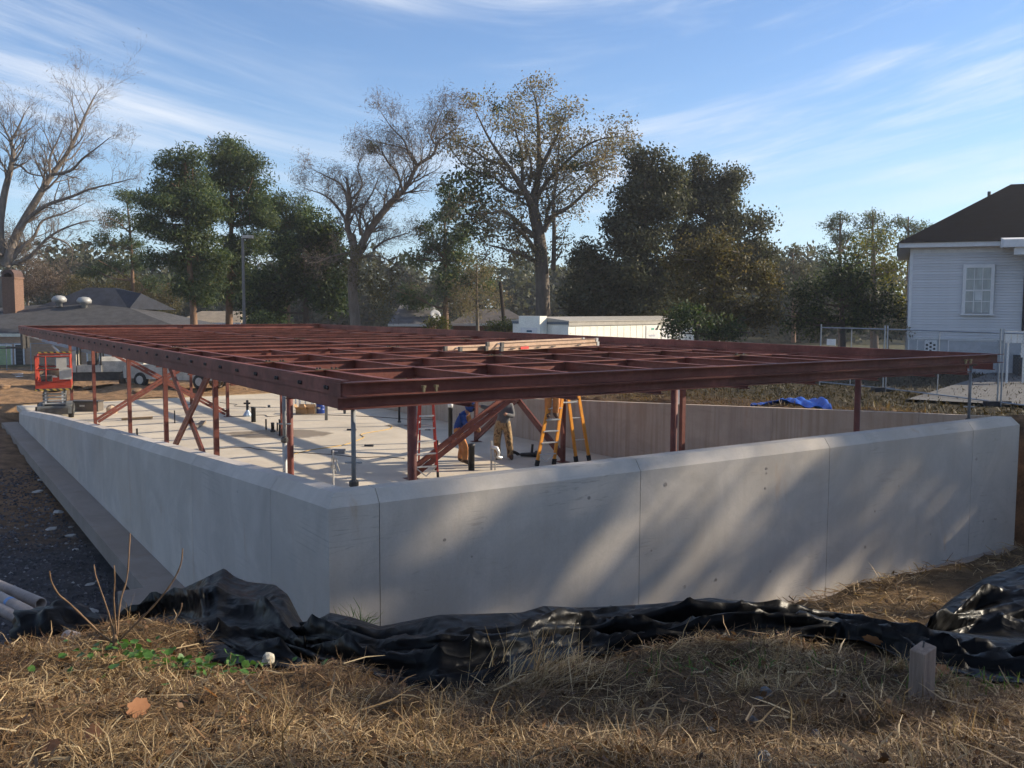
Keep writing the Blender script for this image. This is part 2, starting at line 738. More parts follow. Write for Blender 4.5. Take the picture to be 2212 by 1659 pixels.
b.inputs['Specular IOR Level'].default_value = .15
g.bump(b, g.noise(geo.outputs['Position'], 11, 9, .75), .9, .05)
gme.materials.append(m)
ground = bpy.data.objects.new('ground', gme)
COL.objects.link(ground)
tag(ground, kind='structure')

# ================================================================== slab and footing
m, nt, b = mk('slab concrete')
g = NT(nt)
geo = g.n('ShaderNodeNewGeometry')
P = geo.outputs['Position']
c0 = (.57, .495, .385)
blot = g.rng(g.noise(P, .45, 7, .62, .5), .3, .7)
col = g.mix(blot, sc(c0, .80), sc(c0, 1.06))
col = g.mix(g.rng(g.noise(P, 1.7, 5, .6), .55, .75, 0, .35), col, (.50, .38, .25))
col = g.mix(g.rng(g.noise(P, 22, 5, .7), .4, .8, 0, .3), col, sc(c0, .6))
sp = at_z(600, 937, 0)


def blob_mask(g, P, c, rx, ry, amp=.5):
    su = g.n('ShaderNodeVectorMath', operation='SUBTRACT')
    g.l(P, su.inputs[0])
    su.inputs[1].default_value = c
    mu = g.n('ShaderNodeVectorMath', operation='MULTIPLY')
    g.l(su.outputs[0], mu.inputs[0])
    mu.inputs[1].default_value = (1 / rx, 1 / ry, 0)
    ln = g.n('ShaderNodeVectorMath', operation='LENGTH')
    g.l(mu.outputs[0], ln.inputs[0])
    d = g.math('ADD', ln.outputs['Value'], g.math('MULTIPLY', g.math('SUBTRACT', g.noise(P, 1.1, 5, .6), .5), amp * 2))
    return g.rng(d, .85, 1.0, 1, 0)


wet = blob_mask(g, P, tuple(sp), 1.9, 1.15)
wet2 = blob_mask(g, P, tuple(at_z(880, 919, 0)), .9, .5)
wetm = g.math('MAXIMUM', wet, wet2)
col = g.mix(g.math('MULTIPLY', wetm, .72), col, (.17, .12, .07))
g.l(col, b.inputs['Base Color'])
g.l(g.rng(wetm, 0, 1, .82, .38), b.inputs['Roughness'])
g.bump(b, g.noise(P, 25, 6, .7), .12, .01)
slab = MB().boxab(.31, .31, -.20, WL - .31, 35.2, 0).build('concrete_floor', m)
tag(slab, kind='structure')
edge = M('raw lumber', (.42, .29, .16), .8, .2, 3, .1, stretch=(6, 1, 6))
tag(MB().boxab(.31, 35.21, -.16, WL - .31, 35.25, .03).build('form_board', edge), 'long raw timber form board along the far slab edge', 'board')

foot = MB()
foot.boxab(-.56, 6.4, -.60, -.004, 31.5, -.28)
foot.boxab(-.95, 3.6, -.60, -.004, 6.4, -.276)
foot = foot.build('footing', FOOT)
tag(foot, kind='structure')
foot2 = MB().boxab(-.004, -.5, -.9, WL, -.004, -.12).build('footing', FOOT)
tag(foot2, kind='structure')

# ================================================================== foundation wall
wallE = thing('foundation_wall', 'low grey poured concrete foundation wall with bevelled top around the slab', 'wall', W(0, 0, -.6))


def wall_z(b):
    return ZW - .0625 * max(0.0, b - .3)


def wall_prof(z):     # (distance in from the outer face, height)
    return [(0, -.6), (0, z - .145), (.105, z), (.30, z), (.30, -.6)]


def wall_piece(kind, s0, s1, z0, z1, mitre0, mitre1, inset=0.0, name='wall_panel'):
    mb = MB()
    rows = []
    for s, z, mt, sg in ((s0, z0, mitre0, 1), (s1, z1, mitre1, -1)):
        row = []
        for w, h in wall_prof(z):
            w2 = w
            if inset:
                w2 = min(max(w, inset), .30 - inset)
                h = h - (inset if h > 0 else 0)
            t = s + (sg * w if mt else 0)
            if kind == 'front':
                row.append(W(t, w2, h))
            elif kind == 'left':
                row.append(W(w2, t, h))
            else:
                row.append(W(WL - w2, t, h))
        rows.append(row)
    n = len(rows[0])
    mb.add(rows[0] + rows[1], [tuple(range(n)), tuple(range(2 * n - 1, n - 1, -1))] + [(i, (i + 1) % n, n + (i + 1) % n, n + i) for i in range(n)])
    return mb.build(name, {'front': CONC, 'left': CONC_L, 'right': CONC_R}[kind], wallE)


front_j = [0] + [on_front(x) for x in (820, 1382, 1787, 2093)] + [WL]
G_ = .004
for i in range(len(front_j) - 1):
    s0, s1 = front_j[i], front_j[i + 1]
    m0, m1 = i == 0, i == len(front_j) - 2
    wall_piece('front', s0 + (0 if m0 else G_), s1 - (0 if m1 else G_), ZW, ZW, m0, m1)
wall_piece('front', .12, WL - .12, ZW - .01, ZW - .01, False, False, .018, 'wall_core')
left_j = [0] + [on_left(x) for x in (583, 413, 302, 224, 167)]
left_j += [left_j[-1] + 5, 31.0]
for side in ('left', 'right'):
    for i in range(len(left_j) - 1):
        s0, s1 = left_j[i], left_j[i + 1]
        last = i == len(left_j) - 2
        wall_piece(side, s0 + (0 if i == 0 else G_), s1 - G_, wall_z(s0), wall_z(s1) - (.12 if last else 0), i == 0, False)
    wall_piece(side, .2, 30.9, wall_z(.2) - .01, wall_z(31) - .14, False, False, .018, 'wall_core')

# shallow form-tie marks on the front face
tiem = M('tie patch', (.30, .265, .23), .9, .3, 30, .3)
for k in range(18):
    a = random.uniform(.4, WL - .4)
    z = random.choice((.45, 1.05, 1.62, 1.9)) + random.uniform(-.05, .05)
    c = W(a, 0, z)
    r = random.uniform(.014, .032)
    MB().lathe([(r, -.002), (r, .003), (r * .55, .003), (r * .5, .0015)], c, 9, -BX).build('form_tie_mark', tiem, wallE)

# ================================================================== steel frame
frameE = thing('floor_steelwork', 'red oxide primed steel floor frame on columns above the concrete slab', 'frame', W(.35, .35, 0))
A0, A1, B0, B1 = .35, 13.28, .35, 33.7
ZT = ZF
UH, LH = .16, .135
zu, zl_ = ZT - UH / 2, ZT - UH - .004 - LH / 2


def cut(a, b, step):
    n = max(1, round((b - a) / step))
    return [(a + (b - a) * i / n, a + (b - a) * (i + 1) / n) for i in range(n)]


# front rim: flanges outward
for s0, s1 in cut(A0, A1, 6.4):
    MB().channel(W(s0 + .003, B0 + .10, zu), W(s1 - .003, B0 + .10, zu), UH, .13, .012).build('girder', STEEL, frameE)
for s0, s1 in cut(A0 - .05, A1 - 1.0, 6.1):
    MB().channel(W(s0 + .003, B0 + .11, zl_), W(s1 - .003, B0 + .11, zl_), LH, .12, .012).build('girder', STEEL, frameE)
# left rim: flat web outward
left_parts = []
for s0, s1 in cut(B0 + .11, B1, 6.6):
    o = MB().channel(W(A0, s1 - .003, zu), W(A0, s0 + .003, zu), UH, -.09, -.012).build('girder', STEEL, frameE)
    left_parts.append((s0, s1, o))
    MB().channel(W(A0 + .012, s1 - .003, zl_), W(A0 + .012, s0 + .003, zl_), LH, -.09, -.012).build('girder', STEEL, frameE)
# right rim and far rim: flat web inward
for s0, s1 in cut(B0 + .11, B1, 6.6):
    MB().channel(W(A1 - .09, s0 + .003, zu), W(A1 - .09, s1 - .003, zu), UH, .09, .012).build('girder', STEEL, frameE)
    MB().channel(W(A1 - .10, s0 + .003, zl_), W(A1 - .10, s1 - .003, zl_), LH, .09, .012).build('girder', STEEL, frameE)
for s0, s1 in cut(A0 + .1, A1 - .1, 6.4):
    MB().channel(W(s1 - .003, B1 - .09, zu), W(s0 + .003, B1 - .09, zu), UH, -.09, -.012).build('girder', STEEL, frameE)
    MB().channel(W(s1 - .003, B1 - .08, zl_), W(s0 + .003, B1 - .08, zl_), LH, -.09, -.012).build('girder', STEEL, frameE)
# bolt groups along the left girder and on the front flange
boltm = M('dark bolt', (.028, .018, .016), .55, .3, 20, .1)
bolt0 = None
for s0, s1, o in left_parts:
    n = 8
    for k in range(n):
        s = s0 + (s1 - s0) * (k + .5) / n
        p = W(A0, s, zu - .01)
        if bolt0 is None:
            mb = MB()
            for q in (-.035, .035):
                mb.lathe([(.026, 0), (.026, .012), (.014, .02)], -AX * .002 + BX * q, 6, -AX)
            bolt0 = mb.build('bolt_pair', boltm, o, local=True)
            bolt0.location = p - frameE.location
        else:
            link_copy(bolt0, 'bolt_pair', o, p - frameE.location)
brass = M('new bolt', (.30, .24, .14), .4, .2, 20, .1, metal=.7)
for a in (1.3, 1.46, 12.1, 12.25):
    MB().lathe([(.02, 0), (.02, .05), (.032, .05), (.032, .075)], W(a, B0 - .002, ZT - UH + .014), 6, (0, 0, 1)).build('bolt', brass, frameE)
MB().boxab(A0 - .004, B0 + .10, ZT - UH - .02, A0 - .014, B0 + .42, ZT - .02).build('splice_plate', STEEL, frameE)

COLA = (2.0, 6.70, 11.36)
ROWS = (2.0, 6.68, 11.3, 15.9, 20.5, 26.6, 31.95)
JH = .18
ztj = ZT - .185
AJ = (2.5, 4.95, 7.4, 9.8, 12.2, 14.3, 16.5, 18.8, 21.1, 23.4, 25.7, 28.0, 30.3, 32.2)
for b in AJ:
    for s0, s1 in ((A0 + .1, COLA[0]), (COLA[0], COLA[1]), (COLA[1], COLA[2]), (COLA[2], A1 - .1)):
        MB().ibeam(W(s0 + .012, b, ztj - JH / 2), W(s1 - .012, b, ztj - JH / 2), JH, .10).build('joist', STEEL, frameE)
for a in COLA:
    for s0, s1 in cut(B0 + .11, B1 - .1, 6.6):
        MB().ibeam(W(a, s0 + .003, ztj + .004 - JH / 2), W(a, s1 - .003, ztj + .004 - JH / 2), JH, .11).build('girder', STEEL, frameE)
for a in (3.55, 5.0, 8.2, 9.75, 12.35):
    MB().ibeam(W(a, B0 + .11, ztj + .003 - JH / 2), W(a, AJ[4] - .05, ztj + .003 - JH / 2), JH, .10).build('joist', STEEL, frameE)
# grit, bolts and dunnage left on the joint plates
gritm = M('joint grit', (.10, .075, .04), .9, .5, 20, .4)
for a, b in ((2.0, 4.95), (2.0, 7.4), (6.7, 7.4), (6.7, 12.2), (11.36, 4.95), (11.36, 12.2), (2.0, 14.3), (6.7, 18.8), (11.36, 16.5)):
    o = MB().boxab(a - .20, b - .055, ztj + .0055, a + .20, b + .055, ztj + .014).build('joint_plate', gritm, frameE)
    for q in (-.16, -.10, .09, .15):
        MB().lathe([(.018, 0), (.018, .022), (.009, .03)], W(a + q, b + random.uniform(-.03, .03), ztj + .0145), 6).build('bolt', boltm, o)
zct = ztj - JH - .02
for bi, b in enumerate(ROWS):
    for ai, a in enumerate(COLA):
        rnd = bi == 0 or (bi == 1 and ai == 0)
        if ai == 1 and bi in (1, 3):
            continue
        mb = MB()
        if rnd:
            mb.tube([W(a, b, .012), W(a, b, zct)], .057, 16)
        else:
            mb.boxab(a - .051, b - .051, .012, a + .051, b + .051, zct)
        o = mb.build('column', STEEL, frameE, smooth=False)
        if rnd:
            o.data.polygons.foreach_set('use_smooth', [len(p.vertices) == 4 for p in o.data.polygons])
        MB().boxab(a - .14, b - .14, .001, a + .14, b + .14, .013).build('base_plate', STEEL, o)
        MB().boxab(a - .09, b - .09, zct + .001, a + .09, b + .09, zct + .012).build('cap_plate', STEEL, o)


def brace(p0, p1, w=.15):
    d = (p1 - p0).normalized()
    s, u = frame_of(d)
    mb = MB()
    for sg in (-1, 1):
        off = u * sg * (w * .27)
        mb.bar(p0 + off, p1 + off, .05, w * .44)
    L = (p1 - p0).length
    for k in range(1, 8):
        c = p0 + d * (L * k / 8)
        mb.bar(c - d * .07, c + d * .07, .056, w * .2)
    return mb.build('brace', STEEL, frameE)


lo, hi = .14, zct - .10
for (a0, b0), (a1, b1), both in (((2.0, 11.3), (2.0, 15.9), True), ((2.0, 26.6), (6.7, 26.6), True), ((11.36, 11.3), (11.36, 15.9), True), ((6.7, 11.3), (11.36, 11.3), False)):
    d = (W(a1, b1) - W(a0, b0)).normalized() * .06
    off = d.cross(Vector((0, 0, 1))).normalized() * .035
    w = .20 if both else .30
    brace(W(a0, b0, lo) + d + (off if both else off * 0), W(a1, b1, hi) - d + (off if both else off * 0), w)
    if both:
        brace(W(a0, b0, hi) + d - off, W(a1, b1, lo) - d - off, w)
# ================================================================== things on the slab
BLK = M('black plastic pipe', (.022, .022, .024), .45, .3, 8, .05)
GREYP = M('grey conduit', (.20, .21, .22), .5, .15, 8, .05)
WHT = M('white paint', (.74, .73, .70), .55, .06, 5, .04)
CARD = M('cardboard', (.36, .22, .11), .85, .15, 6, .1)
ORANGE = M('fibreglass orange', (.75, .30, .035), .45, .12, 5, .04)
REDF = M('fibreglass red', (.52, .055, .03), .45, .12, 5, .04)
TAN = M('fibreglass tan', (.42, .28, .19), .6, .15, 6, .05)
ALU = M('aluminium', (.66, .66, .64), .38, .08, 10, .03, metal=.55)
RUB = M('black rubber', (.025, .024, .023), .8, .3, 12, .15)


def stub(x, ytop, ybase, w, mat, label, cap=None, collar=False):
    p = at_z(x, ybase, 0.001)
    k = p.y / 2007.0
    r, h = max(w * k / 2, .02), (ybase - ytop) * k * 1.0
    t = thing('plumbing_pipe', label, 'pipe', p, 0, 'plumbing pipes standing up through the slab')
    MB().lathe([(r, 0), (r, h * .9), (r * 1.12, h * .9), (r * 1.12, h), (r * .86, h), (r * .86, h - .04)], p, 12).build('pipe', mat, t, True)
    if cap:
        MB().lathe([(r * 1.2, h - .03), (r * 1.25, h + .06), (r * .7, h + .11), (.001, h + .12)], p, 12).build('cap', cap, t, True)
    if collar:
        MB().lathe([(r * 1.5, 0), (r * 1.5, .05), (r * 1.02, .06)], p, 12).build('collar', mat, t)
    return t


def c2(x, y):     # helper for readings taken in one enlarged view
    return (700 + x / 2.6976) * .67770, (1000 + y / 2.6976) * .67770


def c1(x, y):
    return (x / 2.6976) * .67770, (900 + y / 2.6976) * .67770


def c3(x, y):
    return (1400 + x / 2.6976) * .67770, (900 + y / 2.6976) * .67770


for (x, yb), yt, w, mt, lb, cp, co in (
    ((292, 930), 800, 10, BLK, 'fat black pipe stub near the valve on the far slab', None, False),
    ((400, 995), 905, 3.6, BLK, 'thin black pipe stub, leftmost of the cluster in the wet patch', None, False),
    ((457, 1015), 935, 7.5, BLK, 'short stout black pipe stub in the wet patch', None, True),
    ((497, 1005), 935, 3.2, BLK, 'thin short black pipe beside the stout stub in the wet patch', None, False),
    ((517, 1052), 905, 3.8, BLK, 'tall thin black pipe, rightmost of the wet patch cluster', None, False),
    ((918, 915), 760, 7, GREYP, 'tall grey pipe standing right of the blue drum', None, False),
    ((1545, 935), 770, 5, BLK, 'tall thin dark pipe left of the red stepladder', None, True),
    ((1985, 1150), 790, 9.5, BLK, 'tall black pipe with a white rounded cap by the hooded worker', WHT, False),
    ((1873, 1215), 1085, 4.5, BLK, 'thin dark pipe right of the red stepladder', None, False),
    ((2165, 1345), 1115, 14, BLK, 'fat black open pipe in front of the hooded worker', None, False),
    ((425, 805), 785, 6, GREYP, 'tiny grey cup fitting on the far slab', None, False),
):
    X, YB = c2(x, yb)
    YT = c2(x, yt)[1]
    stub(X, YT, YB, w, mt, lb, cp, co)
X, YB = c1(1180, 1350)
stub(X, c1(0, 1255)[1], YB, 4, BLK, 'thin black pipe behind the left wall beside the second square column')
X, YB = c1(1503, 1210)
stub(X, c1(0, 1100)[1], YB, 2.2, BLK, 'spindly dark pipe with a round foot between the crossing braces', None, True)

# valve with silver foot
p = at_z(*c2(240, 882), .001)
t = thing('shutoff_valve', 'dark valve stem on a silver blue foot near the fat pipe', 'valve', p)
MB().tube([p + Vector((0, 0, .0)), p + Vector((0, 0, .62))], .05, 8).build('stem', BLK, t)
MB().lathe([(.16, 0), (.17, .05), (.06, .22), (.05, .25)], p, 8).build('foot', M('silver blue', (.42, .52, .62), .35, .2, 8, .1, metal=.6), t)
MB().bar(p + Vector((-.14, 0, .5)), p + Vector((.1, .06, .5)), .06, .06).build('handle', BLK, t)

# cardboard boxes
for x0, x1, yt, lb in ((665, 760, 800, 'torn open brown cardboard box, left of the pair beside the blue drum'), (745, 822, 792, 'brown cardboard box with raised flaps touching the blue drum')):
    p = at_z(*c2((x0 + x1) / 2, 858), .001)
    k = p.y / 2007 * .6777 / 2.6976 * 1.0
    k = p.y / 2007 * .2512
    w, h = (x1 - x0) * k * 1.0, (858 - yt) * k * .72
    t = thing('cardboard_box', lb, 'box', p, random.uniform(-.2, .3), 'cardboard boxes by the drum')
    mb = MB()
    e = .02
    mb.box(-w / 2, -w / 2, 0, w / 2, -w / 2 + e, h).box(-w / 2, w / 2 - e, 0, w / 2, w / 2, h).box(-w / 2, -w / 2 + e, 0, -w / 2 + e, w / 2 - e, h).box(w / 2 - e, -w / 2 + e, 0, w / 2, w / 2 - e, h).box(-w / 2 + e, -w / 2 + e, .0, w / 2 - e, w / 2 - e, .02)
    mb.build('carton', CARD, t, local=True)
    for ang, (ax, ay) in ((.5, (0, -1)), (.9, (0, 1)), (.3, (1, 0)), (1.1, (-1, 0))):
        d = Vector((ax, ay, 0))
        s = Vector((-ay, ax, 0))
        b0 = d * (w / 2) + Vector((0, 0, h))
        up = d * math.cos(ang) * w * .42 + Vector((0, 0, math.sin(ang) * w * .42))
        n = d.cross(s) * .01
        q = [b0 - s * w / 2, b0 + s * w / 2, b0 + s * w * .46 + up, b0 - s * w * .46 + up]
        MB().hexa([v for v in q] + [v + Vector((0, 0, .012)) for v in q]).build('flap', CARD, t, local=True)

# blue drum
p = at_z(*c2(868, 856), .001)
k = p.y / 2007 * .2512
r, h = 75 * k / 2, 90 * k
BLUE = M('blue drum plastic', (.015, .05, .26), .42, .12, 4, .03)
t = thing('blue_drum', 'blue plastic drum with white label beside the cardboard boxes', 'drum', p)
MB().lathe([(r * .94, 0), (r, .03), (r, h * .32), (r * 1.04, h * .34), (r * 1.04, h * .38), (r, h * .40), (r, h * .66), (r * 1.04, h * .68), (r * 1.04, h * .72), (r, h * .74), (r * .98, h * .95), (r * 1.03, h * .96), (r * 1.03, h), (r * .9, h), (r * .88, h * .97)], p, 20).build('barrel', BLUE, t, True)
mb = MB()
c = p
for q in range(5):
    t0, t1 = R(-125 + q * 9), R(-116 + q * 9)
    rr = r * 1.006
    mb.add([c + Vector((rr * math.cos(t0), rr * math.sin(t0), h * .45)), c + Vector((rr * math.cos(t1), rr * math.sin(t1), h * .45)), c + Vector((rr * math.cos(t1), rr * math.sin(t1), h * .62)), c + Vector((rr * math.cos(t0), rr * math.sin(t0), h * .62))], [(0, 1, 2, 3)])
mb.build('paper_label', WHT, t)

# white tubes and small pails far back on the slab
for i, x in enumerate((655, 690, 738, 795, 812)):
    p = at_z(*c2(x, 800), .001)
    o = MB().tube([p, p + Vector((0, 0, 2.2))], .05 if i in (1, 3) else .03, 8).build('white_tube', WHT)
    tag(o, ('thin white upright tube left of the cardboard boxes', 'thick white upright tube above the left cardboard box', 'thin white upright tube between the two cardboard boxes', 'thick white upright tube above the right cardboard box', 'thin white upright tube closest to the blue drum')[i], 'tube', 'white tubes behind the boxes')
for x, w, hh, mt, lb in ((1075, 26, 50, GREYP, 'small dark grey pail beside the white block on the far slab'), (1160, 34, 58, WHT, 'small white block shaped can on the far slab')):
    p = at_z(*c2(x, 858), .001)
    k = p.y / 2007 * .2512
    r, h = w * k / 2, hh * k
    t = thing('pail', lb, 'pail', p)
    MB().lathe([(r * .86, 0), (r, h * .93), (r * 1.06, h * .93), (r * 1.06, h), (r * .94, h), (r * .9, h * .9)], p, 12).build('bucket', mt, t, True)
    MB().tube([p + Vector((-r, 0, h)), p + Vector((-r * .6, -r * .4, h + r * .6)), p + Vector((r * .6, -r * .4, h + r * .6)), p + Vector((r, 0, h))], .012, 5).build('bail', GALV, t)

# survey rod with ribbon and the grey outlet box
p = at_z(*c2(980, 1492), .001)
k = p.y / 2007 * .2512
t = thing('marker_rod', 'thin pale rod with tangled ribbon near the front corner of the slab', 'rod', p)
MB().tube([p, p + Vector((0, 0, 325 * k))], .022, 6).build('rod', M('pale rod', (.50, .49, .46), .6, .1, 5, .05), t)
mb = MB()
for q in range(9):
    z = 200 * k + random.uniform(-.12, .16)
    a = random.uniform(0, 6.28)
    d = Vector((math.cos(a), math.sin(a), 0))
    mb.tube([p + Vector((0, 0, z)), p + d * .06 + Vector((0, 0, z + .05)), p + d * random.uniform(.05, .16) + Vector((0, 0, z - random.uniform(.02, .3)))], .008, 4)
mb.build('ribbon', M('ribbon', (.40, .37, .30), .8, .3, 9, .1), t)
p = at_z(*c2(1022, 1200), .001)
k = p.y / 2007 * .2512
t = thing('outlet_box', 'small grey junction box on the slab behind the pale rod', 'box', p)
MB().box(-.19, -.10, 0, .19, .10, 35 * k).build('housing', GREYP, t, local=True)
MB().box(-.10, -.106, .05, .0, -.101, 28 * k).build('cover', WHT, t, local=True)

# cords on the slab


def cord(pts, r, mat, label, z=.012):
    P = [at_z(x, y, z) for x, y in pts]
    out = []
    for i in range(len(P) - 1):
        a, b = P[i], P[i + 1]
        a0, b1 = P[max(i - 1, 0)], P[min(i + 2, len(P) - 1)]
        for q in range(5):
            t = q / 5
            out.append(.5 * ((2 * a) + (b - a0) * t + (2 * a0 - 5 * a + 4 * b - b1) * t * t + (3 * a - a0 - 3 * b + b1) * t ** 3))
    out.append(P[-1])
    o = MB().tube(out, r, 5).build('power_cable', mat, None, True)
    return tag(o, label, 'cord', 'extension cords on the slab')


YEL = M('yellow cord', (.55, .34, .08), .6, .1, 5, 0)
BRN = M('dark cord', (.07, .055, .045), .6, .1, 5, 0)
cord([c2(*q) for q in ((640, 1205), (800, 1168), (1000, 1140), (1110, 1115), (1190, 1085), (1240, 1060), (1215, 1038), (1290, 1020), (1400, 1003), (1470, 985), (1480, 970), (1450, 960))], .012, YEL, 'yellow extension cord winding across the sunlit slab')
cord([c2(*q) for q in ((-200, 1175), (0, 1160), (120, 1150), (260, 1150), (330, 1165), (640, 1190), (1000, 1213), (1200, 1235), (1400, 1230), (1590, 1243))], .010, BRN, 'dark cord trailing across the slab towards the red stepladder')
cord([c2(*q) for q in ((0, 760), (60, 770), (150, 780), (140, 795), (400, 803))], .010, BRN, 'dark cord bent around the far slab near the tiny cup')
cord([c2(*q) for q in ((100, 885), (180, 880), (380, 870), (420, 885), (560, 872), (800, 868), (1000, 872), (1400, 890), (1600, 905), (1850, 912))], .012, BRN, 'long dark hose along the far slab below the boxes and drum')
# small scraps
for i, (x, y, s) in enumerate(((1135, 1003, .16), (1285, 1140, .14), (1790, 1000, .1))):
    p = at_z(*c2(x, y), .001)
    o = MB().hexa([p + Vector((-s, -.05, 0)), p + Vector((s, -.08, 0)), p + Vector((s, .06, 0)), p + Vector((-s, .08, 0)), p + Vector((-s, -.03, .06)), p + Vector((s * .8, -.06, .05)), p + Vector((s * .9, .05, .06)), p + Vector((-s, .06, .04))]).build('wood_scrap', BLK)
    tag(o, ('dark wood scrap beside the corner shoring post', 'dark wood scrap lying alone on the open sunlit slab', 'dark wood scrap near the top of the red stepladder')[i], 'scrap', 'scraps on the slab')
for i, (x, y) in enumerate(((1180, 1180), (1010, 1185))):
    p = at_z(*c1(x if i == 0 else 1715, y if i == 0 else 1235), .001)
    d = Vector((.5, .2, 0)) if i == 0 else Vector((-.1, .8, 0))
    o = MB().bar(p - d, p + d + Vector((0, 0, .02)), .16, .08).build('timber_offcut', edge if i == 0 else M('grey timber', (.24, .19, .14), .85, .2, 5, .2))
    o.location.z += .04
    tag(o, ('pale yellow timber offcut on the slab behind the left braces', 'grey brown timber baulk lying behind the crossing braces')[i], 'timber')

# chain vice on a post, grinder
p = at_z(*c3(448, 1612), .001)
k = p.y / 2007 * .2512
t = thing('beam_clamp', 'shiny steel jack clamp standing in front of the camouflage worker', 'clamp', p)
MB().tube([p, p + Vector((0, 0, 255 * k))], .025, 8).build('post', GALV, t)
MB().tube([p + Vector((.1, 0, 0)), p + Vector((.1, 0, 150 * k))], .02, 6).build('post', GALV, t)
MB().tube([p + Vector((0, 0, 200 * k)), p + Vector((.14, 0, 190 * k)), p + Vector((.20, 0, 150 * k)), p + Vector((.16, 0, 110 * k)), p + Vector((.28, 0, 105 * k))], [.05, .055, .04, .05, .04], 7).build('jaw', ALU, t, True)
p = at_z(*c3(765, 1502), .001)
t = thing('angle_grinder', 'dark angle grinder with coiled lead lying on shaded slab', 'grinder', p)
MB().tube([p + Vector((-.22, 0, .07)), p + Vector((.25, .03, .07))], [.05, .075], 9).build('housing', BLK, t, True)
MB().lathe([(.10, -.02), (.10, .02)], p + Vector((.27, .03, .1)), 12, (.3, -.5, .8)).build('disc', DARKST, t)
MB().tube([p + Vector((.1, 0, .08)), p + Vector((.12, .02, .36))], .035, 7).build('handle', BLK, t)
pts = [p + Vector((-.22, 0, .07))]
for q in range(26):
    an = q * .75
    pts.append(p + Vector((-.36 + .16 * math.cos(an) - .004 * q, .12 * math.sin(an), .03 + .16 * abs(math.sin(an * .5)))))
MB().tube(pts, .011, 4).build('lead', RUB, t)

# ================================================================== shoring posts


def shore(a, b, label, ztop):
    p = W(a, b, .001)
    t = thing('shoring_post', label, 'post', p, 0, 'adjustable shoring posts under the frame edge')
    MB().tube([p + Vector((0, 0, .01)), p + Vector((0, 0, .85))], .032, 10).build('lower_tube', DARKST, t, True)
    MB().tube([p + Vector((0, 0, .85)), p + Vector((0, 0, 2.15))], .036, 10).build('outer_sleeve', GALV, t, True)
    MB().lathe([(.036, 0), (.056, .02), (.056, .07), (.036, .09)], p + Vector((0, 0, 2.13)), 10).build('adjusting_collar', DARKST, t)
    MB().tube([p + Vector((0, 0, 2.2)), p + Vector((0, 0, ztop - .03))], .027, 10).build('inner_tube', GREYP, t, True)
    MB().tube([p + Vector((-.10, 0, 2.42)), p + Vector((.10, 0, 2.42))], .012, 6).build('pin', GALV, t)
    MB().boxab(a - .08, b - .08, 0, a + .08, b + .08, .01).build('foot_plate', DARKST, t)
    MB().boxab(a - .075, b - .075, ztop - .03, a + .075, b + .075, ztop - .002).build('head_plate', DARKST, t)


shore(.66, .86, 'dark adjustable shoring post under the near corner of the frame', ZT - UH - LH - .01)
shore(1.2, 4.7, 'black and silver shoring post beside the round red column', ZT - UH - LH - .01)
shore(12.70, .60, 'thin rusty shoring post at the far right end of the front wall', ZT - UH - .02)

# ================================================================== ladders


def stepladder(name, label, f1, f2, r1, r2, H, mat, steps, topw=.3):
    c = (f1 + f2 + r1 + r2) / 4
    t = thing(name, label, 'ladder', Vector((c.x, c.y, .001)))
    side = (f2 - f1).normalized()
    top = Vector((c.x, c.y, H))
    dep = ((f1 + f2) / 2 - (r1 + r2) / 2).normalized()
    tf1, tf2 = top - side * topw / 2 + dep * .06, top + side * topw / 2 + dep * .06
    tr1, tr2 = top - side * topw / 2 * .9 - dep * .06, top + side * topw / 2 * .9 - dep * .06
    for a, b, nm in ((f1, tf1, 'rail'), (f2, tf2, 'rail'), (r1, tr1, 'rear_rail'), (r2, tr2, 'rear_rail')):
        MB().bar(a + Vector((0, 0, .03)), b, .045, .085, dep).build(nm, mat, t)
        MB().bar(a, a + (b - a).normalized() * .16, .06, .11, dep).build('foot', RUB, t)
    for i in range(1, steps + 1):
        q = i * .305 / (H)
        a, b = f1.lerp(tf1, q), f2.lerp(tf2, q)
        MB().bar(a, b, .085, .03, (0, 0, 1)).build('step', ALU, t)
        if i % 2 == 0:
            a2, b2 = r1.lerp(tr1, q), r2.lerp(tr2, q)
            MB().bar(a2, b2, .03, .025).build('brace_bar', ALU, t)
    for a, b in ((f1, tf1), (f2, tf2)):
        o = f2 if a is f1 else f1
        p0 = a.lerp(b, .305 / H)
        m = f1.lerp(f2, .5).lerp(tf1.lerp(tf2, .5), .03)
        MB().bar(p0, m, .02, .025).build('knee_brace', ALU, t)
    q = .55
    for a, b, e, f in ((f1, tf1, r1, tr1), (f2, tf2, r2, tr2)):
        MB().bar(a.lerp(b, q), e.lerp(f, q), .012, .03).build('spreader', ALU, t)
    MB().bar(tf1.lerp(tr1, .5) - side * .04, tf2.lerp(tr2, .5) + side * .04, .26, .06).build('top_cap', mat, t)
    return t, (f1, f2, tf1, tf2)


yel_l, yel_pts = stepladder('stepladder', 'yellow fibreglass stepladder with a worker standing on it',
                            at_z(*c3(838, 1580)), at_z(*c3(985, 1568)), at_z(*c3(1178, 1543)), at_z(*c3(1290, 1533)), 3.02, ORANGE, 8)
f1 = at_z(*c2(1672, 1432))
f2 = at_z(*c2(1895, 1415))
wv = Vector((-.25, 1.0, 0)).normalized() * 1.25
f2 = f1 + (f2 - f1).normalized() * .62
stepladder('stepladder', 'red fibreglass stepladder with pale steps beside the round column', f1, f2, f1 + wv + (f2 - f1) * .12 + Vector((.22, 0, 0)), f2 + wv - (f2 - f1) * .12 + Vector((.22, 0, 0)), 2.42, REDF, 7)

# extension ladders lying across the frame
zl2 = ztj + .05


def c4(x, y):
    return (1440 + x / 3.6867) * .6777, (1040 + y / 3.6867) * .6777


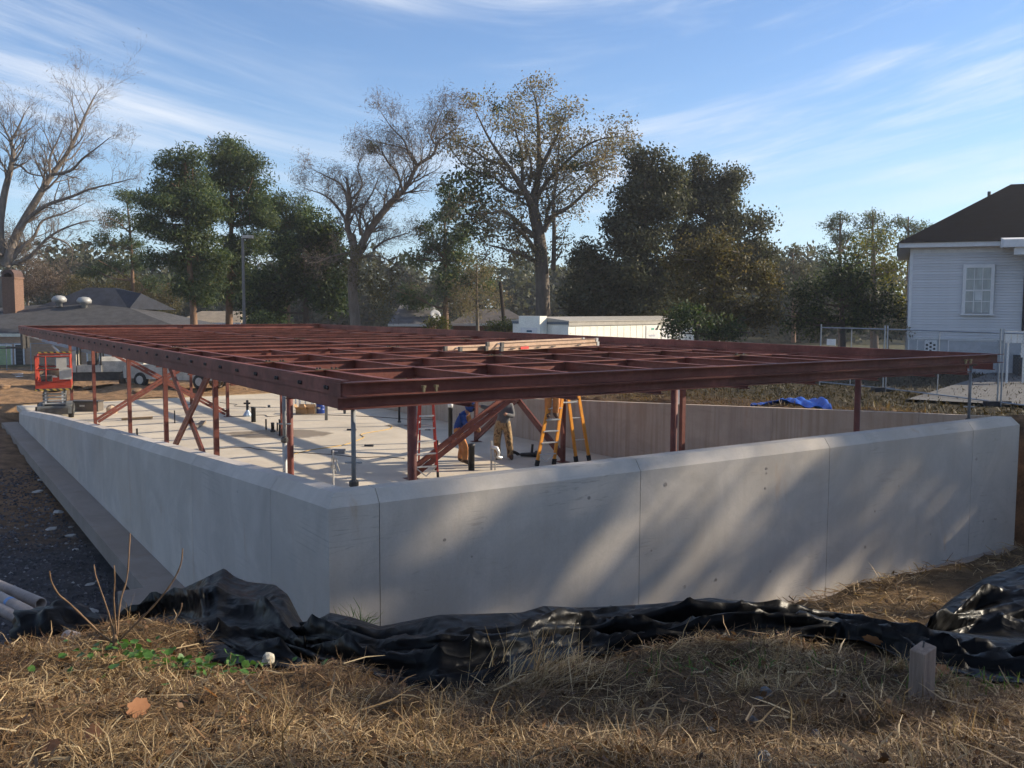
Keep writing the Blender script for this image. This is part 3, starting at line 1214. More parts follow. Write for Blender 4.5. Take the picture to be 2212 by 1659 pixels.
def flat_ladder(p0, p1, width, z0, n, label, nm='extension_ladder'):
    d = (p1 - p0)
    L = d.length
    d.normalize()
    s = Vector((-d.y, d.x, 0))
    t = thing(nm, label, 'ladder', Vector((p0.x, p0.y, z0)), 0, 'extension ladders lying on the frame')
    for q in (0, width):
        a = Vector((p0.x, p0.y, z0)) + s * q
        b = a + d * L
        o = MB().channel(a, b, .085, .035 if q == 0 else -.035, .006 if q == 0 else -.006).build('rail', TAN, t)
        for e, sg in ((a, -1), (b, 1)):
            MB().bar(e + d * sg * .002, e + d * sg * .10, .05, .105).build('end_cap', DARKST if sg < 0 else GALV, o)
    k = int(L / .305)
    for i in range(1, k):
        a = Vector((p0.x, p0.y, z0)) + d * (i * .305)
        MB().tube([a + s * .01, a + s * (width - .01)], .018, 8).build('rung', ALU, t)
    return t, d, s


pA, pB = at_z(*c4(600, 290), zl2), at_z(*c4(1700, 225), zl2)
tA, dA, sA = flat_ladder(pA, pB, .42, zl2 + .045, 0, 'lower tan extension ladder with red label lying on the steel frame')
redl = M('red sticker', (.62, .05, .04), .5, .1, 8, 0)
inkm = M('black print', (.03, .03, .03), .6, .1, 8, 0)
for q, w, mt in ((.62, .32, redl), (.22, .20, inkm), (1.25, .18, inkm), (1.85, .2, inkm), (3.0, .2, inkm)):
    a = Vector((pA.x, pA.y, zl2 + .045)) + dA * q - sA * .0405
    h = .03 if mt is redl else .011
    MB().bar(a, a + dA * w, .004, h * 2).build('sticker', mt, tA)
flat_ladder(pA + dA * .06 + sA * .03, pB + sA * .02 - dA * .02, .40, zl2 + .137, 0, 'upper tan extension ladder section stacked on the labelled one')
flat_ladder(pA + sA * .55 - dA * .75, pA + sA * .55 + dA * 3.4, .42, zl2 + .05, 0, 'tan extension ladder lying behind the stacked pair on the frame')

# ================================================================== people


def person(label, J, shirt, pants, skin, boots, loc, scale=1.0, mats=None):
    """J: joint name -> (x,y,z) local metres; one skinned body"""
    bones = [('pelvis', 'belly', .15), ('belly', 'chest', .155), ('chest', 'neck', .07), ('neck', 'head0', .075), ('head0', 'head1', .1)]
    rad = {'pelvis': (.185, .15), 'belly': (.18, .15), 'chest': (.215, .16), 'neck': (.065, .065), 'head0': (.088, .098), 'head1': (.08, .088),
           'shL': (.095, .095), 'elL': (.07, .07), 'wrL': (.05, .05), 'haL': (.048, .034), 'shR': (.095, .095), 'elR': (.07, .07), 'wrR': (.05, .05), 'haR': (.048, .034),
           'hipL': (.13, .135), 'knL': (.105, .105), 'anL': (.085, .085), 'toL': (.055, .042), 'hipR': (.13, .135), 'knR': (.105, .105), 'anR': (.085, .085), 'toR': (.055, .042)}
    E = [('pelvis', 'belly'), ('belly', 'chest'), ('chest', 'neck'), ('neck', 'head0'), ('head0', 'head1'),
         ('chest', 'shL'), ('shL', 'elL'), ('elL', 'wrL'), ('wrL', 'haL'), ('chest', 'shR'), ('shR', 'elR'), ('elR', 'wrR'), ('wrR', 'haR'),
         ('pelvis', 'hipL'), ('hipL', 'knL'), ('knL', 'anL'), ('anL', 'toL'), ('pelvis', 'hipR'), ('hipR', 'knR'), ('knR', 'anR'), ('anR', 'toR')]
    names = list(rad)
    me = bpy.data.meshes.new('body_skeleton')
    me.from_pydata([J[n] for n in names], [(names.index(a), names.index(b)) for a, b in E], [])
    o = bpy.data.objects.new('body_skeleton', me)
    COL.objects.link(o)
    md = o.modifiers.new('s', 'SKIN')
    md.use_smooth_shade = True
    for i, n in enumerate(names):
        o.data.skin_vertices[0].data[i].radius = rad[n]
        o.data.skin_vertices[0].data[i].use_root = n == 'pelvis'
    o.modifiers.new('u', 'SUBSURF').levels = 2
    o.modifiers['u'].render_levels = 2
    dg = bpy.context.evaluated_depsgraph_get()
    dg.update()
    m2 = bpy.data.meshes.new_from_object(o.evaluated_get(dg))
    bpy.data.objects.remove(o)
    m2.name = 'body'
    for mt in (skin, shirt, pants, boots):
        m2.materials.append(mt)
    part = {}
    segs = [(Vector(J[a]), Vector(J[b]), a, b) for a, b in E]

    def mat_of(p):
        best, bi = 9e9, None
        for a, b, na, nb in segs:
            d = b - a
            t = max(0, min(1, (p - a).dot(d) / max(d.length_squared, 1e-9)))
            q = (p - a - d * t).length - rad[nb][0] * .5
            if q < best:
                best, bi, bt = q, (na, nb), t
        na, nb = bi
        if nb.startswith('to') or (nb.startswith('an') and bt > .86):
            return 3
        if nb.startswith(('hip', 'kn', 'an')):
            return 2
        if nb == 'belly':
            return 2 if bt < .35 else 1
        if nb.startswith('head') or nb.startswith('ha'):
            return 0
        return 1
    for f in m2.polygons:
        f.material_index = mat_of(f.center)
        f.use_smooth = True
    t = thing('person', label, 'person', loc)
    t.scale = (scale,) * 3
    b = bpy.data.objects.new('body', m2)
    COL.objects.link(b)
    b.parent = t
    return t


SKIN = M('skin', (.42, .22, .14), .6, .08, 5, 0)
BOOT = M('boot leather', (.09, .05, .03), .7, .2, 8, .2)
NAVY = M('navy hoodie', (.018, .055, .22), .85, .2, 6, .25)
DUCK = M('brown duck canvas', (.50, .21, .07), .88, .2, 5, .35)
GREYS = M('grey shirt', (.13, .13, .135), .9, .2, 7, .3)
if True:
    m, nt, b = mk('camouflage')
    g = NT(nt)
    v = g.coord((1, 1, .7))
    n1 = g.noise(v, 9, 5, .6, .8)
    g.l(g.ramp(n1, [(.0, (.05, .03, .018)), (.40, (.07, .045, .025)), (.47, (.30, .19, .09)), (.56, (.42, .30, .16)), (.62, (.12, .085, .04)), (.75, (.40, .25, .12))]), b.inputs['Base Color'])
    b.inputs['Roughness'].default_value = .9
    CAMO = m

# hooded worker bending to the brace (local +x is to the right, +y away)
J = {'pelvis': (-.16, 0, .92), 'belly': (-.12, 0, 1.08), 'chest': (.00, -.02, 1.33), 'neck': (.13, -.04, 1.46), 'head0': (.19, -.05, 1.55), 'head1': (.24, -.06, 1.63),
     'shL': (.02, .17, 1.36), 'elL': (.16, .20, 1.12), 'wrL': (.34, .14, 1.00), 'haL': (.40, .10, .98),
     'shR': (-.02, -.20, 1.36), 'elR': (.10, -.27, 1.10), 'wrR': (.30, -.22, .99), 'haR': (.37, -.18, .97),
     'hipL': (-.14, .10, .88), 'knL': (-.02, .16, .48), 'anL': (-.10, .18, .09), 'toL': (.08, .20, .04),
     'hipR': (-.14, -.10, .88), 'knR': (.06, -.12, .48), 'anR': (.06, -.12, .09), 'toR': (.24, -.13, .04)}
pw = at_z(*c3(205, 1560), .003)
kx = .98
hood = person('worker in a blue hooded top and brown overalls leaning over the steel brace', J, NAVY, DUCK, SKIN, BOOT, pw, kx)


def ell(c, r, n=14, m=9, cut=None):
    vs, fs = [], []
    for i in range(m + 1):
        ph = math.pi * i / m
        for k in range(n):
            th = 2 * math.pi * k / n
            vs.append(Vector((c[0] + r[0] * math.sin(ph) * math.cos(th), c[1] + r[1] * math.sin(ph) * math.sin(th), c[2] + r[2] * math.cos(ph))))
    for i in range(m):
        for k in range(n):
            f = (i * n + k, i * n + (k + 1) % n, (i + 1) * n + (k + 1) % n, (i + 1) * n + k)
            if cut is None or not cut(sum((vs[q] for q in f), Vector()) / 4):
                fs.append(f)
    return MB().add(vs, fs)


ell((.205, -.05, 1.60), (.15, .13, .17), cut=lambda p: p.x > .29 and p.z < 1.70).build('hood', NAVY, hood, True, local=True, fix=False)
ell((.285, -.09, 1.52), (.05, .06, .05)).build('beard', M('dark hair', (.035, .022, .015), .9, .2, 9, .3), hood, True, local=True)
MB().tube([(.10, -.02, 1.36), (.14, -.02, 1.18), (.06, -.02, 1.0)], [.10, .13, .12], 10).build('bib', DUCK, hood, True, local=True)
for s in (-1, 1):
    MB().tube([(.36, .0 + s * .14, .98), (.43, s * .11, .95), (.46, s * .08, .90)], [.05, .05, .03], 8).build('glove', M('work glove', (.34, .17, .08), .9, .2, 8, .2), hood, True, local=True)

J2 = {'pelvis': (0, 0, .95), 'belly': (.03, 0, 1.10), 'chest': (.04, -.02, 1.36), 'neck': (-.02, -.06, 1.50), 'head0': (-.05, -.08, 1.60), 'head1': (-.06, -.09, 1.70),
      'shL': (-.17, -.02, 1.42), 'elL': (-.38, -.10, 1.36), 'wrL': (-.56, -.16, 1.42), 'haL': (-.64, -.17, 1.44),
      'shR': (.22, -.02, 1.42), 'elR': (.27, -.14, 1.16), 'wrR': (.10, -.30, 1.22), 'haR': (.03, -.34, 1.25),
      'hipL': (-.11, 0, .90), 'knL': (-.15, -.02, .48), 'anL': (-.14, .03, .09), 'toL': (-.17, -.14, .04),
      'hipR': (.11, 0, .90), 'knR': (.17, -.05, .48), 'anR': (.21, .0, .09), 'toR': (.25, -.17, .04)}
pw2 = at_z(*c3(545, 1520), .003)
camo = person('worker in camouflage trousers and a grey shirt standing behind the brace', J2, GREYS, CAMO, SKIN, BOOT, pw2, 1.05)
ell((-.055, -.085, 1.70), (.105, .12, .085)).build('cap', M('grey cap', (.20, .20, .20), .9, .1, 8, .2), camo, True, local=True)
for cx, cy, sg in ((-.14, .02, 0), (.20, -.01, 0)):
    MB().tube([(cx, cy, .05), (cx, cy, .14), (cx * .98, cy, .30)], [.085, .09, .09], 10).build('trouser_cuff', CAMO, camo, True, local=True)

f1, f2, t1, t2 = yel_pts
zst = 1.245
q = zst / 3.02
st = f1.lerp(t1, q).lerp(f2.lerp(t2, q), .46)
J3 = {'pelvis': (0, 0, .95), 'belly': (.0, 0, 1.10), 'chest': (.02, 0, 1.36), 'neck': (.04, 0, 1.50), 'head0': (.05, -.01, 1.60), 'head1': (.06, -.02, 1.70),
      'shL': (-.19, 0, 1.42), 'elL': (-.26, -.02, 1.16), 'wrL': (-.10, -.16, 1.10), 'haL': (-.03, -.20, 1.12),
      'shR': (.19, 0, 1.42), 'elR': (.30, -.04, 1.20), 'wrR': (.20, -.22, 1.30), 'haR': (.14, -.27, 1.33),
      'hipL': (-.10, 0, .90), 'knL': (-.11, -.03, .48), 'anL': (-.12, .02, .09), 'toL': (-.10, -.14, .04),
      'hipR': (.10, 0, .90), 'knR': (.11, -.03, .48), 'anR': (.09, .02, .09), 'toR': (.12, -.14, .04)}
up = person('worker in brown work trousers standing on the yellow stepladder among the beams', J3, M('brown jacket', (.30, .13, .05), .9, .2, 5, .3), DUCK, SKIN, BOOT, st + Vector((0, 0, .02)), 1.02)
ell((.06, -.01, 1.70), (.115, .125, .10)).build('hard_hat', WHT, up, True, local=True)
# ================================================================== scissor lift
RED = M('lift red', (.36, .040, .020), .55, .22, 4, .03)
LG = M('lift grey', (.16, .165, .16), .55, .2, 5, .08)
PANEL = M('control grey', (.46, .44, .40), .6, .1, 5, .05)
m, nt, b = mk('hazard stripes')
g = NT(nt)
v = g.coord((1, 1, 1))
sx = g.n('ShaderNodeSeparateXYZ')
g.l(v, sx.inputs[0])
su = g.math('ADD', g.math('ADD', sx.outputs[0], sx.outputs[1]), sx.outputs[2])
fr = g.math('FRACT', g.math('MULTIPLY', su, 5.5))
g.l(g.mix(g.math('GREATER_THAN', fr, .5), (.42, .29, .05), (.03, .03, .03)), b.inputs['Base Color'])
HAZ = m
p = at_z(*c1(470, 1172), .001)
lift = thing('scissor_lift', 'red and grey scissor lift parked at the far left of the slab', 'lift', p, R(24))
lift.scale = (1.18, 1.1, 1.1)
LW, LD = .98, 1.75


def L_(name, mb, mt, par=None, sm=False):
    return mb.build(name, mt, par or lift, sm, local=True)


L_('chassis', MB().box(-LW / 2, 0, .16, LW / 2, LD, .42), LG)
L_('front_bumper', MB().box(-LW / 2 + .1, -.05, .14, LW / 2 - .1, -.002, .36), DARKST)
for sx_ in (-1, 1):
    for yy in (.28, LD - .28):
        w_ = L_('wheel', MB().lathe([(.10, -.08), (.19, -.08), (.20, -.05), (.20, .05), (.19, .08), (.10, .08)], (sx_ * (LW / 2 - .02), yy, .20), 16, (1, 0, 0)), RUB, None, True)
        L_('hub', MB().lathe([(.09, -.09), (.10, -.085), (.10, .085), (.09, .09)], (sx_ * (LW / 2 - .02), yy, .20), 10, (1, 0, 0)), LG, w_)
for i in range(4):
    z0 = .47 + i * .11
    for sx_ in (-.30, .30):
        L_('scissor_arm', MB().bar((sx_, .12, z0), (sx_, LD - .12, z0 + .08), .05, .07), LG)
        L_('scissor_arm', MB().bar((sx_ * .8, .12, z0 + .08), (sx_ * .8, LD - .12, z0), .05, .07), ALU)
    L_('cross_pin', MB().tube([(-.33, .14, z0 + .03), (.33, .14, z0 + .03)], .03, 8), GALV)
L_('deck', MB().box(-LW / 2, -.05, .98, LW / 2, LD + .05, 1.03), LG)
for (x0, y0, x1, y1) in ((-LW / 2, -.07, LW / 2, -.05), (-LW / 2 - .02, -.07, -LW / 2, LD + .07), (LW / 2, -.07, LW / 2 + .02, LD + .07), (-LW / 2, LD + .05, LW / 2, LD + .07)):
    L_('toe_board', MB().box(x0, y0, 1.04, x1, y1, 1.28), RED)
    L_('hazard_strip', MB().box(x0 - .003, y0 - .003, .965, x1 + .003, y1 + .003, 1.03), HAZ)
zt_ = 2.12
for x in (-LW / 2, LW / 2):
    for y in (-.04, .6, 1.2, LD + .04):
        L_('guard_post', MB().tube([(x, y, 1.28), (x, y, zt_)], .024, 8), RED)
for z in (1.68, zt_):
    for x in (-LW / 2, LW / 2):
        L_('guard_rail', MB().tube([(x, -.04, z), (x, LD + .04, z)], .024, 8), RED)
    for y in (-.04, LD + .04):
        L_('guard_rail', MB().tube([(-LW / 2, y, z), (LW / 2, y, z)], .024, 8), RED)
L_('hazard_strip', MB().box(-LW / 2, LD + .02, zt_ + .03, LW / 2, LD + .06, zt_ + .08), HAZ)
L_('control_box', MB().box(.10, -.10, 1.72, .40, -.07, 2.06), PANEL)
L_('control_box', MB().box(.18, -.12, 1.34, .54, -.072, 1.72), PANEL)
L_('battery_box', MB().box(-.36, .3, 1.04, -.05, .8, 1.45), DARKST)
L_('gate_post', MB().tube([(-.2, -.06, 1.28), (-.2, -.06, zt_)], .02, 8), RED)

# ================================================================== telehandler
TW = M('machine white', (.46, .43, .37), .6, .30, 1.8, .08)
TG = M('machine blue grey', (.30, .34, .40), .5, .12, 3, .05)
p = at_z(*c1(850, 905), 0)
p.z = float(height(p.x, p.y)) + .02
tel = thing('telehandler', 'white telehandler with raised grey boom on the dirt behind the slab', 'vehicle', p, R(14))


def T_(name, mb, mt, par=None, sm=False):
    return mb.build(name, mt, par or tel, sm, local=True)


for x in (-1.9, 1.75):
    for y in (-.95, .95):
        w_ = T_('wheel', MB().lathe([(.26, -.2), (.56, -.2), (.62, -.12), (.62, .12), (.56, .2), (.26, .2)], (x, y, .62), 20, (0, 1, 0)), M('muddy tyre', (.09, .06, .04), .9, .3, 5, .5), None, True)
        T_('rim', MB().lathe([(.10, -.21), (.27, -.205), (.27, .205), (.10, .21)], (x, y, .62), 14, (0, 1, 0)), TW, w_)
T_('chassis', MB().box(-2.2, -.7, .55, 2.1, .7, 1.0), DARKST)
T_('engine_cover', MB().prism([(-.55, 0), (.55, 0), (.55, .55), (.3, .75), (-.55, .75)], (.2, -.2, 1.0), (2.3, -.2, 1.0)), TW)
T_('front_body', MB().hexa([(-2.0, -.75, 1.0), (-.9, -.75, 1.0), (-.9, .3, 1.0), (-2.0, .3, 1.0), (-1.5, -.7, 1.95), (-.9, -.7, 2.1), (-.9, .3, 2.1), (-1.5, .3, 1.95)]), TW)
cab = T_('cab', MB().box(-.85, -.8, 1.0, .3, 0, 1.35), TW)
for x in (-.82, .27):
    for y in (-.77, -.03):
        T_('cab_post', MB().bar((x, y, 1.35), (x, y, 2.5), .07, .07), DARKST, cab)
T_('cab_roof', MB().box(-.95, -.85, 2.5, .4, .05, 2.58), TW, cab)
T_('seat', MB().box(-.4, -.65, 1.36, .0, -.2, 1.55).box(-.02, -.65, 1.5, .08, -.2, 2.0), DARKST, cab)
boom = T_('boom', MB().bar((1.6, .25, 1.5), (-2.6, .25, 2.7), .32, .36), TG)
T_('boom_extension', MB().bar((-2.6, .25, 2.7), (-3.4, .25, 2.95), .24, .26), TW, boom)
T_('hydraulic_ram', MB().tube([(-1.2, .25, 1.2), (-2.2, .25, 2.35)], .07, 8), ALU, boom)
fk = T_('fork_carriage', MB().box(-3.5, -.45, 2.2, -3.4, .95, 3.0), DARKST, boom)
for y in (-.25, .75):
    T_('fork', MB().box(-4.5, y - .06, 2.2, -3.5, y + .06, 2.26), DARKST, fk)

# ================================================================== pickup truck
p = at_z(*c1(1560, 925), 0)
p.z = float(height(p.x, p.y)) + .02
tr = thing('pickup_truck', 'white pickup truck with dark bumper parked on the dirt beyond the braces', 'truck', p, R(-18))


def P_(name, mb, mt, par=None, sm=False):
    return mb.build(name, mt, par or tr, sm, local=True)


for x in (-1.75, 1.75):
    for y in (-.82, .82):
        w_ = P_('wheel', MB().lathe([(.2, -.12), (.35, -.12), (.39, -.07), (.39, .07), (.35, .12), (.2, .12)], (x, y, .39), 18, (0, 1, 0)), RUB, None, True)
        P_('rim', MB().lathe([(.05, -.13), (.21, -.125), (.21, .125), (.05, .13)], (x, y, .39), 12, (0, 1, 0)), PANEL, w_)
body = P_('body', MB().prism([(-2.7, .45), (2.75, .45), (2.8, .8), (2.7, 1.08), (1.25, 1.15), (.75, 1.75), (-.75, 1.8), (-.95, 1.15), (-2.75, 1.15)], (0, .9, 0), (0, -.9, 0), (0, 0, 1)), TW)
P_('side_window', MB().prism([(1.05, 1.2), (.68, 1.66), (-.68, 1.7), (-.82, 1.2)], (0, -.9, 0), (0, -.912, 0), (0, 0, 1)), M('dark glass', (.02, .025, .03), .15, .1, 3, 0), body)
P_('front_bumper', MB().box(-2.95, -.9, .4, -2.76, .9, .68), DARKST)
P_('rear_bumper', MB().box(2.82, -.85, .42, 2.95, .85, .62), DARKST)
for y in (-.68, .68):
    P_('headlight', MB().box(2.76, y - .16, .82, 2.815, y + .16, 1.0), ALU)
# second vehicle's wheel leaning on the dirt
p = at_z(*c1(1862, 930), 0)
p.z = float(height(p.x, p.y))
t = thing('spare_wheel', 'pale rimmed wheel standing on the dirt behind the crossing braces', 'wheel', p)
MB().lathe([(.22, -.09), (.34, -.10), (.38, -.06), (.38, .06), (.34, .10), (.22, .09)], p + Vector((0, 0, .38)), 20, (.55, -.8, .1)).build('tyre', M('dusty tyre', (.30, .26, .20), .9, .2, 6, .3), t, True)
MB().lathe([(.03, -.05), (.22, -.06), (.22, .06), (.03, .05)], p + Vector((0, 0, .38)), 14, (.55, -.8, .1)).build('rim', DARKST, t)

# saw-horse rack of steel posts between the machines
p = at_z(*c1(960, 800), 0)
p.z = float(height(p.x, p.y))
t = thing('steel_rack', 'red steel rack of posts and rails standing behind the slab', 'rack', p)
for i in range(4):
    q = p + Vector((-1.3 + i * .95, 0, 0))
    MB().bar(q, q + Vector((0, 0, 1.7)), .12, .12).build('post', M('pale timber', (.50, .40, .28), .8, .15, 4, .1), t)
for z in (.45, 1.75):
    MB().bar(p + Vector((-2.4, -.1, z)), p + Vector((2.6, -.1, z)), .12, .16).build('rail', STEEL, t)

# dirt clods and broken concrete on the back edge
clod = M('dirt clod', (.24, .15, .085), .95, .25, 4, .6)
chunk = M('concrete rubble', (.44, .42, .39), .9, .2, 5, .4)


def rock(name, p, r, mat, seed, flat=.6):
    rnd = random.Random(seed)
    bm = bmesh.new()
    bmesh.ops.create_icosphere(bm, subdivisions=2, radius=1)
    ph = [rnd.uniform(0, 6) for _ in range(6)]
    for v in bm.verts:
        c = v.co
        k = 1 + .22 * math.sin(c.x * 3 + ph[0]) * math.sin(c.y * 2.7 + ph[1]) + .16 * math.sin(c.z * 5 + ph[2] + c.x * 2) + rnd.uniform(-.07, .07)
        v.co = Vector((c.x * k * r, c.y * k * r * rnd.choice((.8, .8)), c.z * k * r * flat))
        v.co.z = max(v.co.z, -r * flat * .45)
    me = bpy.data.meshes.new(name)
    bm.to_mesh(me)
    bm.free()
    me.materials.append(mat)
    o = bpy.data.objects.new(name, me)
    COL.objects.link(o)
    o.location = (p.x, p.y, p.z + r * flat * .35)
    o.rotation_euler = (0, 0, rnd.uniform(0, 6))
    return o


for i in range(30):
    a, b = random.uniform(-9, 12), random.uniform(35.8, 43)
    p = W(a, b)
    p.z = float(height(p.x, p.y))
    o = rock('dirt_clod', p, random.uniform(.10, .30) * (1.0 if i % 5 else 1.6), clod, i, .5)
    tag(o, 'lump of brown dirt in the churned heap behind the slab', 'clod', 'dirt clods behind the slab')
p = at_z(*c1(965, 1125), .001)
tag(rock('crumpled_bag', p, .22, M('paper sack', (.52, .40, .28), .9, .15, 5, .3), 91, 1.1), 'crumpled pale paper sack at the foot of the long left brace', 'bag')
p = at_z(*c1(735, 1105), .001)
t = thing('tool_crate', 'low dark crate on the slab between lift and first brace', 'crate', p)
MB().box(-.62, -.25, 0, .62, .25, .36).build('case', M('dark crate', (.13, .11, .09), .8, .2, 5, .2), t, local=True)
MB().box(-.64, -.27, .36, .64, .27, .42).build('lid', DARKST, t, local=True)
MB().box(-.1, -.29, .2, .1, -.272, .27).build('latch', ALU, t, local=True)

# ================================================================== blue tarp on the bank
m, nt, b = mk('blue tarpaulin')
g = NT(nt)
v = g.coord((1, 1, 1))
g.l(g.mix(g.rng(g.noise(v, 2.5, 5, .6), .3, .7), (.008, .06, .36), (.02, .13, .58)), b.inputs['Base Color'])
b.inputs['Roughness'].default_value = .38
g.bump(b, g.noise(v, 9, 5, .6), .5, .03)
TARP = m
q0, q1 = at_y(1622, 885, 25.0), at_y(1790, 872, 23.2)
nu, nv = 40, 14
vs, fs = [], []
for i in range(nu + 1):
    u = i / nu
    c = q0.lerp(q1, u)
    wd = .40 + .75 * u
    for j in range(nv + 1):
        v_ = j / nv - .5
        x = c.x + .40 * wd * v_
        y = c.y + 1.9 * wd * v_
        hh = float(height(x, y))
        z = hh + .12 + (.03 + .17 * u ** 1.4) * math.exp(-(v_ / .28) ** 2) + .05 * math.sin(u * 31 + v_ * 9) * u + .03 * math.sin(u * 13 - v_ * 21)
        if i == nu:
            z = hh + .03
        vs.append((x, y, max(z, hh + .02)))
for i in range(nu):
    for j in range(nv):
        k = i * (nv + 1) + j
        fs.append((k, k + 1, k + nv + 2, k + nv + 1))
o = MB().add(vs, fs).build('blue_tarp', TARP, None, True)
sol = o.modifiers.new('thick', 'SOLIDIFY')
sol.thickness = .006
tag(o, 'crumpled bright blue tarpaulin covering a low heap on the right bank', 'tarp')
# ================================================================== white clapboard house
CLAP = M('white clapboard', (.66, .66, .68), .7, .07, 3, .08, stretch=(.6, 6, 6), objvar=.10)
TRIM = M('white trim', (.70, .70, .70), .65, .06, 4, .05)
SHING = M('dark shingles', (.0035, .0045, .009), .95, .3, 2.5, .5, stretch=(1, 1, 3), spec=.08)
GLASS = M('curtained glass', (.30, .33, .34), .12, .25, 2.5, 0, stretch=(3, 3, .5), spec=.6)
HO = at_y(1963, 664, 40.0)
hz0 = 1.45
house = thing('white_house', 'white clapboard house with dark hip roof at the right edge', 'house', (HO.x, HO.y, hz0), R(-22.3))


def H_(name, mb, mt, par=None, sm=False):
    return mb.build(name, mt, par or house, sm, local=True)


HL, HD = 11.0, 10.0
zs, ze = 1.55, 5.35     # skirt top, eave underside, above local ground
H_('core_wall', MB().box(.03, .03, zs, HL, HD, ze), CLAP)
nb = 32
bd0 = None
for i in range(nb):
    z0 = zs + (ze - .22 - zs) * i / nb
    z1 = zs + (ze - .22 - zs) * (i + 1) / nb
    if bd0 is None:
        h_ = z1 - z0
        bd0 = H_('clapboard', MB().hexa([(.1, -.045, .012), (HL, -.045, .012), (HL, .03, 0), (.1, .03, 0), (.1, .004, h_ + .01), (HL, .004, h_ + .01), (HL, .03, h_ + .01), (.1, .03, h_ + .01)]), CLAP)
        bd0.location = (0, 0, z0)
    else:
        link_copy(bd0, 'clapboard', house, (0, 0, z0))
H_('corner_board', MB().box(-.02, -.035, zs, .10, .12, ze), TRIM)
H_('frieze_board', MB().box(.10, -.04, ze - .22, HL, .0, ze), TRIM)
H_('soffit', MB().box(-.45, -.5, ze, HL + .4, HD + .5, ze + .05), TRIM)
H_('fascia', MB().box(-.47, -.52, ze + .0, HL + .4, -.50, ze + .20), TRIM)
H_('fascia', MB().box(-.49, -.5, ze + .0, -.45, HD + .5, ze + .20), TRIM)
zr = ze + .20
rf = MB().add([(-.55, -.6, zr), (HL + .5, -.6, zr), (HL + .5, HD + .6, zr), (-.55, HD + .6, zr), (4.15, 4.9, zr + 2.9), (HL - 2, 4.9, zr + 2.9)],
              [(0, 1, 5, 4), (1, 2, 5), (2, 3, 4, 5), (3, 0, 4), (3, 2, 1, 0)])
roof = H_('roof', rf, SHING)
H_('vent_pipe', MB().tube([(3.2, 3.9, zr + 2.3), (3.2, 3.9, zr + 2.5)], .07, 8), DARKST, roof)
# window
wx0, wx1, wz0, wz1 = 2.17, 3.09, 2.62, 4.48
win = H_('window', MB().box(wx0, -.10, wz0, wx1, -.03, wz1), GLASS)
for (x0, z0, x1, z1) in ((wx0 - .13, wz0 - .05, wx0, wz1 + .15), (wx1, wz0 - .05, wx1 + .13, wz1 + .15), (wx0, wz1, wx1, wz1 + .15)):
    H_('window_frame', MB().box(x0, -.145, z0, x1, -.03, z1), TRIM, win)
H_('window_sill', MB().box(wx0 - .18, -.19, wz0 - .11, wx1 + .18, -.03, wz0 - .05), TRIM, win)
zm = (wz0 + wz1) / 2
H_('meeting_rail', MB().box(wx0, -.135, zm - .035, wx1, -.10, zm + .03), TRIM, win)
for k in (1, 2):
    x = wx0 + (wx1 - wx0) * k / 3
    H_('muntin', MB().box(x - .014, -.125, wz0, x + .014, -.10, zm - .035), TRIM, win)
    H_('muntin', MB().box(x - .014, -.125, zm + .03, x + .014, -.10, wz1), TRIM, win)
for z in ((wz0 + zm) / 2, (zm + wz1) / 2):
    H_('muntin', MB().box(wx0, -.123, z - .014, wx1, -.10, z + .014), TRIM, win)
pn = M('paper behind pane', (.60, .62, .62), .5, .08, 4, 0)
H_('paper_sheet', MB().box(wx0 + .36, -.104, wz0 + .52, wx0 + .63, -.1005, zm - .04), pn, win)
# skirt below the boards
SK = M('skirt boards', (.44, .45, .47), .8, .12, 3, .1)
H_('skirt_wall', MB().box(.02, .02, -.3, HL, HD, zs), SK)
H_('drip_board', MB().box(0, -.05, zs - .07, HL, .02, zs), TRIM)
for x0, x1 in ((.03, .34), (.37, .64), (1.58, 3.45)):
    sk = H_('skirt_panel', MB().box(x0, -.015, .1, x1, .02, zs - .09), SK)
    H_('panel_edge', MB().box(x0, -.035, zs - .12, x1, -.015, zs - .085), TRIM, sk)
    H_('panel_edge', MB().box(x0, -.035, .1, x0 + .05, -.015, zs - .12), TRIM, sk)
lat = H_('vent_panel', MB().box(.68, -.03, .1, 1.16, .02, zs - .1), TRIM)
for i in range(3):
    for k in range(7):
        x = .77 + i * .145
        z = .28 + k * .16 + (.08 if i == 1 else 0)
        if z < zs - .2:
            H_('vent_hole', MB().box(x - .045, -.034, z - .045, x + .045, -.031, z + .045), BLK, lat)
redp = M('red spray paint', (.60, .10, .09), .7, .3, 6, 0)
H_('paint_mark', MB().box(.06, -.020, .92, .32, -.0165, 1.02), redp)
H_('paint_mark', MB().box(.48, -.020, .90, .58, -.0165, .98), redp)
# porch on the right
po = H_('porch_roof', MB().hexa([(3.35, -1.7, ze - .12), (9.5, -1.7, ze - .12), (9.5, -.55, ze - .09), (3.35, -.55, ze - .09), (3.35, -1.7, ze + .18), (9.5, -1.7, ze + .18), (9.5, -.55, ze + .32), (3.35, -.55, ze + .32)]), TRIM)
H_('porch_beam', MB().box(3.75, -1.55, ze - .42, 9.4, -1.40, ze - .125), TRIM, po)
for x in (4.35, 8.6):
    H_('porch_post', MB().box(x - .1, -1.56, .9, x + .1, -1.39, ze - .42), BLK, po)
H_('doorway', MB().box(4.3, -.09, zs, 5.4, -.05, 4.6), BLK)
st = H_('porch_steps', MB().box(4.05, -1.7, 0, 9.4, -.06, .9), M('dark steps', (.05, .05, .05), .9, .2, 4, .2))
for k in range(4):
    H_('step', MB().box(4.2, -1.7 - .3 * (k + 1), 0, 6.4, -1.702 - .3 * k, .9 - .2 * (k + 1)), M('dark steps', (.05, .05, .05), .9, .2, 4, .2), st)
